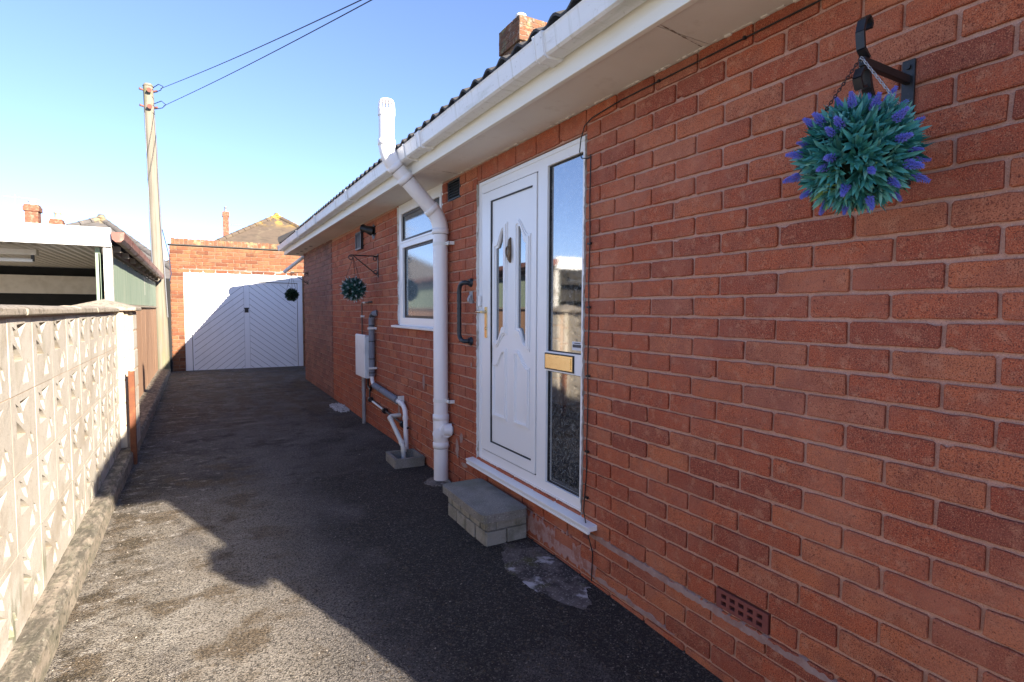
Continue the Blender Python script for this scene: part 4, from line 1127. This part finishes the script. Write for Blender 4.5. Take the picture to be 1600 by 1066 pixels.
# mortar grid, slightly recessed
def strip(y0, y1, z0_, z1_):
    M.hexa([(WX(y0)-.08, y0, z0_), (WX(y0)-.0025, y0, z0_), (WX(y1)-.0025, y1, z0_), (WX(y1)-.08, y1, z0_), (WX(y0)-.08, y0, z1_), (WX(y0)-.0025, y0, z1_), (WX(y1)-.0025, y1, z1_), (WX(y1)-.08, y1, z1_)], 1)
for r in range(5): strip(B0Y - 24*BW, B0Y, BZ + r*BH - .0065, BZ + r*BH + .0065)
for r in range(4):
    for k in range(25):
        y = B0Y - k*BW
        strip(y - .0055, y + .0055, BZ + r*BH + .0068, BZ + (r+1)*BH - .0068)
M.build('screen_blocks', [m_screen, m_screen_joint], gw, bevel=0)
M = MB(); rb = random.Random(72)
y = B0Y
while y > -2.5:
    y0 = y - .60; zt = BZ + 4*BH + .006
    n = 5; secs = []
    dz = rb.uniform(-.003, .003); dx = rb.uniform(-.003, .003)
    for i in range(n+1):
        yy = y - .003 - (.594)*i/n; xf = WX(yy) + .028 + dx; g_ = lambda: rb.uniform(-.002, .002)
        secs.append([(xf-.012+g_(), yy, zt), (xf+g_(), yy, zt+.006), (xf-.002+g_(), yy, zt+.032+dz+g_()), (xf-.03, yy, zt+.042+dz+g_()), (xf-.085, yy, zt+.047+dz), (xf-.15, yy, zt+.038+dz), (xf-.155, yy, zt)])
    vs = [p for s_ in secs for p in s_]
    M.add(vs, [(i*7+k, i*7+(k+1) % 7, (i+1)*7+(k+1) % 7, (i+1)*7+k) for i in range(n) for k in range(7)] + [tuple(range(7)), tuple(range(n*7+6, n*7-1, -1))])
    y = y0
M.build('coping', m_coping, gw, bevel=.004)
M = MB(); rb = random.Random(73)
def pier_col(x0, x1, y0, y1, z0, n, h):
    for k in range(n):
        j1 = rb.uniform(-.002, .002)
        M.box(x0+j1, y0+j1, z0 + k*h + .006, x1+j1, y1, z0 + (k+1)*h - .006, 0)
    M.box(x0+.004, y0+.005, z0, x1-.004, y1-.004, z0 + n*h, 1)
pier_col(-1.00, -.628, 5.888, 6.28, .13, 6, .2045)
pier_col(-.616, -.566, 5.955, 6.25, .13, 7, .1755)
M.box(-.64, 5.93, .12, -.60, 6.25, 1.35, 1)
pier = M.build('pier', [m_screen, m_screen_joint], gw, bevel=.006)
M = MB(); zc = 1.362
cx0, cx1, cy0, cy1 = -1.035, -.53, 5.84, 6.32
ax, ay = (cx0+cx1)/2, (cy0+cy1)/2
M.add([(cx0, cy0, zc), (cx1, cy0, zc), (cx1, cy1, zc), (cx0, cy1, zc), (cx0, cy0, zc+.030), (cx1, cy0, zc+.030), (cx1, cy1, zc+.030), (cx0, cy1, zc+.030), (ax, ay, zc+.105)],
      [(0,3,2,1), (0,1,5,4), (1,2,6,5), (2,3,7,6), (3,0,4,7), (4,5,8), (5,6,8), (6,7,8), (7,4,8)])
M.build('pier_cap', m_coping, gw, bevel=.008)
# rusty post in front of the pier
M = MB()
for a in ((-.600, 5.785, -.555, 5.793), (-.600, 5.793, -.593, 5.83), (-.562, 5.793, -.555, 5.83)): M.box(a[0], a[1], -.1, a[2], a[3], .832)
tag(M.build('metal_post', m_rust, loc=(-.578, 5.80, 0), bevel=.002), 'rusty brown steel post standing at the kerb in front of the wall pier', 'post')

# ------------------------------------------------------------------ timber fence beyond the pier
FX = lambda y: -.752 - .0105*(y - 2.6)
fn = thing('timber_fence', (-.82, 9.6, .13), 'brown painted timber fence with flat top rail between wall pier and pole', 'fence')
M = MB(); rb = random.Random(81)
y = 6.35
while y < 13.1:
    y2 = y + .118
    j_ = rb.uniform(-.003, .003)
    M.hexa([(FX(y)-.02+j_, y, .13), (FX(y)+j_, y, .13), (FX(y2)+j_+.003, y2-.002, .13), (FX(y2)-.02+j_, y2-.002, .13), (FX(y)-.02+j_, y, 1.395), (FX(y)+j_, y, 1.395), (FX(y2)+j_+.003, y2-.002, 1.395), (FX(y2)-.02+j_, y2-.002, 1.395)], 0, rb.random())
    y = y2
M.build('boards', m_wood_brown, fn)
M = MB()
y = 6.35
while y < 13.1:
    y2 = min(y + 1.8, 13.15)
    M.hexa([(FX(y)-.05, y, 1.397), (FX(y)+.03, y, 1.397), (FX(y2)+.03, y2-.004, 1.397), (FX(y2)-.05, y2-.004, 1.397), (FX(y)-.05, y, 1.43), (FX(y)+.026, y, 1.425), (FX(y2)+.026, y2-.004, 1.425), (FX(y2)-.05, y2-.004, 1.43)])
    y = y2
M.build('top_rail', m_wood_grey, fn, bevel=.004)
# ------------------------------------------------------------------ neighbour's carport
cpt = thing('carport', (-2.3, 9, 0), 'flat roofed neighbouring carport with broad white fascia and green slatted side', 'carport')
M = MB(); M.box(-4.6, 6.272, 1.955, -.742, 6.298, 2.128); M.build('fascia', m_white_paint, cpt, bevel=.004)
M = MB()
for xx in (-1.42, -.80): M.tube([(xx, 6.2725, 2.06), (xx, 6.268, 2.06)], .006, 8)
build_each(M, 'screw', m_steel, [c for c in cpt.children if c.name.startswith('fascia')][0])
M = MB()
prof = []
xx = -4.6
k = 0
while xx < -.76:
    prof.append((xx, 2.0 + (.016 if k % 4 in (0, 1) else 0))); xx += .022; k += 1
y0, y1 = 6.30, 13.1
n = len(prof)
M.add([(x, y0, z) for x, z in prof] + [(x, y1, z) for x, z in prof], [(i, i+1, n+i+1, n+i) for i in range(n-1)])
M.build('roof_sheet', m_under, cpt)
M = MB(); M.box(-4.6, 6.30, 2.06, -.80, 13.1, 2.075); M.box(-.80, 6.30, 2.02, -.765, 13.1, 2.085)
M.build('roof_deck', m_tile, cpt)
M = MB(); M.box(-4.6, 10.6, 1.60, -.84, 10.68, 1.87); M.build('rear_beam', m_under, cpt)
M = MB(); M.box(-4.6, 10.69, 0, -.86, 10.75, 1.998); M.box(-4.66, 6.3, 0, -4.6, 10.75, 1.998); M.build('rear_wall', m_darkwall, cpt)
M = MB(); M.box(-.812, 6.305, 0, -.745, 6.375, 1.954); M.build('post', m_white_flake, cpt, bevel=.004)
M = MB(); M.box(-.885, 6.40, 0, -.845, 6.46, 1.954); M.build('post', m_wood_green, cpt, bevel=.004)
M = MB(); rb = random.Random(91)
y = 6.40
GX = lambda y: FX(y) - .004
while y < 13.0:
    y2 = y + .088
    h = 1.905 + rb.uniform(-.02, .01)
    M.hexa([(GX(y)-.014, y, 1.431), (GX(y), y, 1.431), (GX(y), y2-.010, 1.431), (GX(y)-.014, y2-.010, 1.431), (GX(y)-.014, y, h), (GX(y), y, h), (GX(y), y2-.010, h+.006), (GX(y)-.014, y2-.010, h+.006)], 0, rb.random())
    y = y2
M.box(-.86, 6.4, 1.431, -.845, 13.0, 1.9)
M.build('slatted_side', m_wood_green, cpt)
M = MB(); rb = random.Random(92); y = 6.40
while y < 13.1:
    M.hexa([(FX(y)-.03, y, 1.925), (FX(y)+.02, y, 1.925), (FX(y)+.02, y+.9, 1.925), (FX(y)-.03, y+.9, 1.925), (FX(y)-.03, y, 1.985), (FX(y)+.02, y, 1.985), (FX(y)+.02, y+.9, 1.985), (FX(y)-.03, y+.9, 1.985)]); y += .905
y = 6.6
while y < 13.0:
    M.box(FX(y)-.01, y, 1.93, FX(y)+.085, y+.045, 1.99); y += .75
M.build('eaves_beam', m_wood_grey, cpt, bevel=.004)
M = MB()
for k in range(9):
    a = 6.22 + k*.77; b = a + .765
    X_ = lambda y: FX(y) + .105
    pr = [(-.052, 2.085), (-.045, 2.02), (-.02, 1.995), (.02, 1.995), (.045, 2.02), (.052, 2.085), (.044, 2.085), (.036, 2.025), (.015, 2.005), (-.015, 2.005), (-.036, 2.025), (-.044, 2.085)]
    n = len(pr); s_ = 1.0 if k % 2 == 0 else .985
    M.add([(X_(a)+x, a, z - k*.003) for x, z in pr] + [(X_(b)+x*s_, b, z - k*.003) for x, z in pr], [(i, (i+1) % n, n+(i+1) % n, n+i) for i in range(n)] + [tuple(range(n)), tuple(range(2*n-1, n-1, -1))])
    if k: M.add([(X_(a)+x*1.1, a-.02, 2.04+(z-2.04)*1.08 - k*.003) for x, z in pr[:6]] + [(X_(a)+x*1.1, a+.02, 2.04+(z-2.04)*1.08 - k*.003) for x, z in pr[:6]], [(i, i+1, 7+i, 6+i) for i in range(5)])
M.add([(X_(6.22)+x, 6.215, z) for x, z in pr[:6]], [tuple(range(6))])
M.build('side_gutter', m_brown_gutter, cpt)
tl = thing('strip_light', (-1.6, 7.0, 1.9), 'old fluorescent strip light fixed under the carport roof', 'strip light')
M = MB(); M.box(-2.7, 6.95, 1.90, -1.42, 7.05, 1.955); M.build('light_body', m_under, tl, bevel=.006)
M = MB(); M.tube([(-2.65, 7.0, 1.85), (-1.46, 7.0, 1.85)], .019, 12); M.build('tube', m_white_paint, tl)
M = MB()
for xx in (-2.66, -1.9, -1.46): M.box(xx-.012, 6.985, 1.84, xx+.012, 7.015, 1.90)
build_each(M, 'tube_holder', m_blackiron, tl)

# ------------------------------------------------------------------ telegraph pole and wires
tp = thing('telegraph_pole', (-.775, 13.38, 0), 'tall weathered wooden telegraph pole with mossy top standing beside the garage', 'pole')
M = MB(); n = 14
PT = Vector((-.885, 13.38, 5.86)); PB = Vector((-.772, 13.38, -.1))
cs = [PB.lerp(PT, k/n) for k in range(n+1)]
rb = random.Random(101)
M.tube([(c.x + rb.uniform(-.004, .004), c.y, c.z) for c in cs], [.125 - .037*k/n + rb.uniform(-.002, .002) for k in range(n+1)], 20)
pole = M.build('pole_shaft', m_pole, tp)
M = MB(); M.tube([PT + Vector((0, 0, -.02)), PT + Vector((0, 0, .03))], [.10, .07], 16); M.build('pole_cap', m_pole, tp)
M = MB()
for z in (5.75, 5.43):
    for s_ in (-1, 1):
        M.tube([(-.885 + s_*.08, 13.36, z), (-.885 + s_*.15, 13.33, z + .01)], [.018, .024], 10)
    M.tube([(-.86, 13.27, z), (-.86, 13.20, z-.03)], [.035, .045], 10)
build_each(M, 'insulator', m_red_ins, tp)
M = MB()
M.tube([(-.795, 13.32, 5.4), (-.77, 13.30, 4.5), (-.745, 13.28, 3.2), (-.70, 13.27, 2.2), (-.665, 13.27, 1.2)], .006, 8)
M.tube([(-.955, 13.33, 5.3), (-.93, 13.30, 3.6), (-.905, 13.28, 2.2)], .006, 8)
build_each(M, 'cable_run', m_lag, tp)
M = MB()
M.tube([(-.72, 13.30, 3.0), (-.62, 13.28, 2.5), (-.585, 13.28, 2.1), (-.62, 13.3, 1.95)], .008, 8)
M.tube([(-.80, 13.28, 5.80), (-.70, 13.2, 5.86), (-.62, 13.1, 5.80), (-.66, 13.05, 5.70), (-.78, 13.2, 5.68)], .008, 8)
M.tube([(-.80, 13.28, 5.48), (-.66, 13.2, 5.54), (-.58, 13.1, 5.45), (-.64, 13.05, 5.36), (-.78, 13.2, 5.36)], .008, 8)
build_each(M, 'cable_loop', m_wire, tp)
for nm, p0, p1, lab in (('overhead_wire', (-.66, 13.1, 5.75), (.248*5.0, 1.05*5.0, EYE + .568*5.0), 'upper of the two thin overhead wires running from the pole top across the sky'),
                        ('overhead_wire', (-.62, 13.1, 5.42), (.268*5.0, 1.036*5.0, EYE + .568*5.0), 'lower of the two thin overhead wires running from the pole top across the sky')):
    p0, p1 = Vector(p0), Vector(p1)
    far = p0 + (p1 - p0)*1.36
    M = MB(); M.tube([p0.lerp(far, t) - Vector((0, 0, .05*math.sin(math.pi*t))) for t in [k/20 for k in range(21)]], .0055, 6)
    tag(M.build(nm, m_wire, loc=p0), lab, 'wire', 'overhead wires')

# ------------------------------------------------------------------ garage
GY = 13.75
ga = thing('garage', (1.0, 16, 0), 'flat roofed orange brick garage with white chevron door at the end of the drive', 'garage')
M = MB(); rg = random.Random(111)
pG = lambda u, z, d: (u, GY + .006 - d, z)
GD = (-.385, 2.03, -.2, 2.20)
brickwork(M, pG, -.62, 3.6, -1, 34, lambda r: -.62 + (.12 if r % 2 else 0), rg, [GD, (-.5, 2.15, 2.2, 2.27)], wob=.002)
M.prism(rect(-.62, 3.6, -.2, 2.74), [rect(*GD)], pG, -.22, 0, 1)
for x0 in (-.62,):
    brickwork(M, lambda u, z, d: (x0 - .0 - d, u, z), GY, 19, -1, 34, lambda r: GY + (.12 if r % 2 else 0), rg, wob=.002)
    M.box(x0, GY + .2, -.2, x0 + .2, 19, 2.74, 1)
M.box(3.4, GY + .2, -.2, 3.6, 19, 2.74, 1); M.box(-.62, 18.9, -.2, 3.6, 19, 2.74, 1); M.box(-.6, GY + .1, 2.55, 3.6, 18.9, 2.65, 1)
M.build('brick_wall', [m_brick3, m_mortar3], ga)
M = MB(); x = -.60; k = 0
while x < 3.6:                               # soldier course along the top, over a tile crease
    one_brick(M, lambda u, z, d: (u, GY - .012 - d, z), x + .005, x + .073, 2.762 + rg.uniform(-.003, .003), 2.885 + rg.uniform(-.006, .005), rg, 0, .0065, rg.random(), .002)
    x += .08
M.box(-.60, GY - .012, 2.762, 3.6, GY + .2, 2.875, 1)
M.box(-.66, GY - .04, 2.742, 3.62, GY + .22, 2.760, 2)
M.build('coping', [m_lichen_brick, m_mortar3, m_tile], ga)
M = MB(); M.box(-.46, GY - .004, 2.202, 2.12, GY + .1, 2.268); M.build('lintel', m_concrete, ga)
M = MB()
M.prism(rect(GD[0], GD[1], -.02, GD[3]), [rect(-.255, 1.925, -.021, 2.0)], lambda u, v, d: (u, GY + .02 - d, v), -.08, 0)
M.prism(rect(GD[0], GD[1], 2.05, GD[3]-.002), [], lambda u, v, d: (u, GY + .02 - d, v), .0, .014)
M.build('door_frame', m_garage_white, ga, bevel=.003)
DX0, DX1, DZ1 = -.243, 1.913, 1.985
M = MB()
pD = lambda u, v, d: (u, GY + .055 - d, v)
def clip(poly, x0, x1, z0, z1):
    for ax_, lim, sg in ((0, x0, 1), (0, x1, -1), (1, z0, 1), (1, z1, -1)):
        out = []
        for i in range(len(poly)):
            p, q = poly[i-1], poly[i]
            ip, iq = sg*(p[ax_]-lim) >= 0, sg*(q[ax_]-lim) >= 0
            if ip != iq:
                t = (lim - p[ax_])/(q[ax_]-p[ax_]); out.append((p[0]+(q[0]-p[0])*t, p[1]+(q[1]-p[1])*t))
            if iq: out.append(q)
        poly = out
        if not poly: return []
    return poly
mid = (DX0+DX1)/2; sw = .055
for sgn, xa, xb in ((1, DX0+.03, mid-sw-.004), (-1, mid+sw+.004, DX1-.03)):
    for k in range(-16, 30):
        pit_ = .140; gp_ = .010
        z0_ = k*pit_
        slope = .80*sgn
        xl, xr = -1.0, 3.0
        f = lambda x: z0_ + slope*(x - mid)
        pl = clip([(xl, f(xl)), (xr, f(xr)), (xr, f(xr)+pit_-gp_), (xl, f(xl)+pit_-gp_)], xa, xb, .03, DZ1-.03)
        if len(pl) >= 3:
            ar = abs(sum(pl[i-1][0]*pl[i][1]-pl[i][0]*pl[i-1][1] for i in range(len(pl)))/2)
            if ar > .0006: M.prism(pl, [], pD, -.004, .006)
M.prism(rect(DX0, DX1, .015, DZ1), [rect(DX0+.03, DX1-.03, .03, DZ1-.03)], pD, -.004, .010)
M.prism(rect(mid-sw, mid+sw, .03, DZ1-.03), [], pD, -.004, .008)
M.prism(rect(DX0+.002, DX1-.002, .02, DZ1-.002), [], pD, -.03, -.003, 1)
gd = M.build('garage_door', [m_garage_white, m_groove], ga)
M = MB(); M.prism([(.79, 1.30), (.87, 1.30), (.87, 1.38), (.885, 1.395), (.885, 1.41), (.775, 1.41), (.775, 1.395), (.79, 1.38)], [], pD, .006, .016)
M.tube([pD(.83, 1.35, .016), pD(.83, 1.35, .04)], .010, 10); M.box(.80, GY+.012, 1.342, .86, GY+.02, 1.356)
M.build('door_handle', m_blackiron, gd)
M = MB(); M.box(GD[0], GY+.02, -.02, GD[1], GY+.2, .008); M.build('threshold', m_concrete, ga)
M = MB(); M.box(-.90, 13.70, 0, -.63, 13.74, 2.02)
tag(M.build('side_gate', m_darkwall, loc=(-.76, 13.72, 0), bevel=.004), 'narrow dark gate in the gap between telegraph pole and garage', 'gate')

# ------------------------------------------------------------------ houses behind
def aerial(M, p, h, s=1.0, a=0.3):
    x, y, z = p
    M.tube([(x, y, z), (x, y, z+h)], .018*s, 6)
    d = Vector((math.cos(a), math.sin(a), 0)); c = Vector((x, y, z+h*.92))
    M.tube([c - d*.35*s, c + d*.75*s], .012*s, 6)
    e = Vector((-d.y, d.x, 0))
    for k in range(6):
        q = c + d*(-.3 + .2*k)*s
        M.tube([q - e*.22*s - Vector((0,0,.1*s)), q + e*.22*s + Vector((0,0,.1*s))], .007*s, 4)
def far_house(name, lab, apex, ez, front, back, left, right, mroof, ridge=None):
    """hipped roof with its front apex; walls with windows below"""
    h = thing(name, (apex[0], (front+back)/2, 0), lab, 'house', 'houses beyond the garage')
    M = MB()
    ins = .35
    M.box(left+ins, front+ins, -.3, right-ins, back-ins, ez + .02)
    M.build('wall', m_far_brick, h)
    ax, ay, az = apex
    r2 = ridge or (ax, ay + .3, az)
    M = MB()
    L = lambda a, b, t: tuple(a[i]+(b[i]-a[i])*t for i in range(3))
    FLp, FRp, BRp, BLp = (left, front, ez), (right, front, ez), (right, back, ez), (left, back, ez)
    M.add([FLp, FRp, BRp, BLp, (ax, ay, az), r2], [(0,1,4), (1,2,5,4), (2,3,5), (3,0,4,5), (0,3,2,1)])
    rf = M.build('roof', mroof, None, loc=(ax, ay, az)); rf.parent = h; rf.location = Vector((ax, ay, az)) - h.location
    M = MB(); rr = random.Random(int(left*10))
    for cn in (FLp, FRp):
        d = Vector((ax, ay, az)) - Vector(cn); n = int(d.length/.42)
        for k in range(n):
            M.tube([Vector(cn) + d*(k/n), Vector(cn) + d*((k+.95)/n)], [.13, .115], 8)
    M.tube([(ax, ay-.05, az-.02), (ax, ay, az+.16)], [.18, .10], 8)
    rt_ = M.build('ridge_tile', mroof, rf)
    for x0, x1 in ((left + 1.0, left + 2.6), (right - 2.6, right - 1.0)):
        M = MB(); M.prism(rect(x0, x1, 1.0, 2.1), [rect(x0+.08, x1-.08, 1.08, 2.02)], lambda u, v, d: (u, front+ins-d, v), -.05, .03)
        wf = M.build('window', m_upvc, h)
        M = MB(); M.prism(rect(x0+.07, x1-.07, 1.07, 2.03), [], lambda u, v, d: (u, front+ins-d, v), -.04, .01); M.build('pane', m_glass_plain, wf)
    return h
def far_chimney(h, x0, x1, y0, y1, z0, z1, pots, capz=.3):
    M = MB(); M.box(x0, y0, z0, x1, y1, z1 - capz); M.box(x0-.05, y0-.05, z1-capz, x1+.05, y1+.05, z1-.08); M.box(x0-.02, y0-.02, z1-.08, x1+.02, y1+.02, z1)
    c = M.build('chimney', m_far_brick, h, bevel=.01)
    for px, py, ph, mm in pots:
        M = MB(); M.tube([(px, py, z1-.02), (px, py, z1+ph*.8), (px, py, z1+ph*.82), (px, py, z1+ph)], [.13, .115, .145, .14], 14); M.build('chimney_pot', mm, c)
    return c
hA_ = far_house('house', 'house with brown hipped roof and orange lichen at its peak behind the garage', (3.62, 33.3, 6.57), 3.0, 28.2, 40.0, -2.0, 9.1, m_far_tile, ridge=(3.62, 35, 6.57))
hB_ = far_house('house', 'house with a lone tall brick chimney showing above the garage parapet', (3.0, 66, 8.0), 5.0, 60, 74, -3, 10, m_far_tile, ridge=(3.0, 68, 8.0))
far_chimney(hB_, 1.86, 2.42, 64.6, 65.3, 6.5, 11.5, [(2.14, 64.95, .55, m_steel)], .5)
M = MB(); M.tube([(2.42, 64.9, 10.2), (3.6, 64.6, 10.25)], .03, 6)
for k in range(5): M.tube([(2.7+.2*k, 64.5, 10.1), (2.7+.2*k, 65, 10.4)], .016, 4)
M.build('aerial', m_steel, hB_)
hC_ = far_house('house', 'house with grey hipped roof peak showing above the carport fascia', (-3.62, 28.0, 5.05), 2.2, 24.5, 34, -9.2, -.2, m_far_tile2, ridge=(-4.6, 31, 5.0))
hD_ = far_house('house', 'house at far left whose two brick chimneys stand above the carport fascia', (-6.5, 32, 4.6), 2.6, 29, 40, -12, -1.5, m_far_tile2, ridge=(-6.5, 36, 4.6))
far_chimney(hD_, -6.46, -6.02, 30.0, 30.5, 3.2, 5.72, [(-6.25, 30.25, .18, m_whitepot)], .28)
far_chimney(hD_, -5.82, -5.44, 31.0, 31.5, 3.2, 5.30, [(-5.6, 31.3, .35, m_buff)], .25)
M = MB(); aerial(M, (-6.72, 29.9, 4.7), 1.35, 1.0, .2); M.build('aerial', m_steel, hD_)
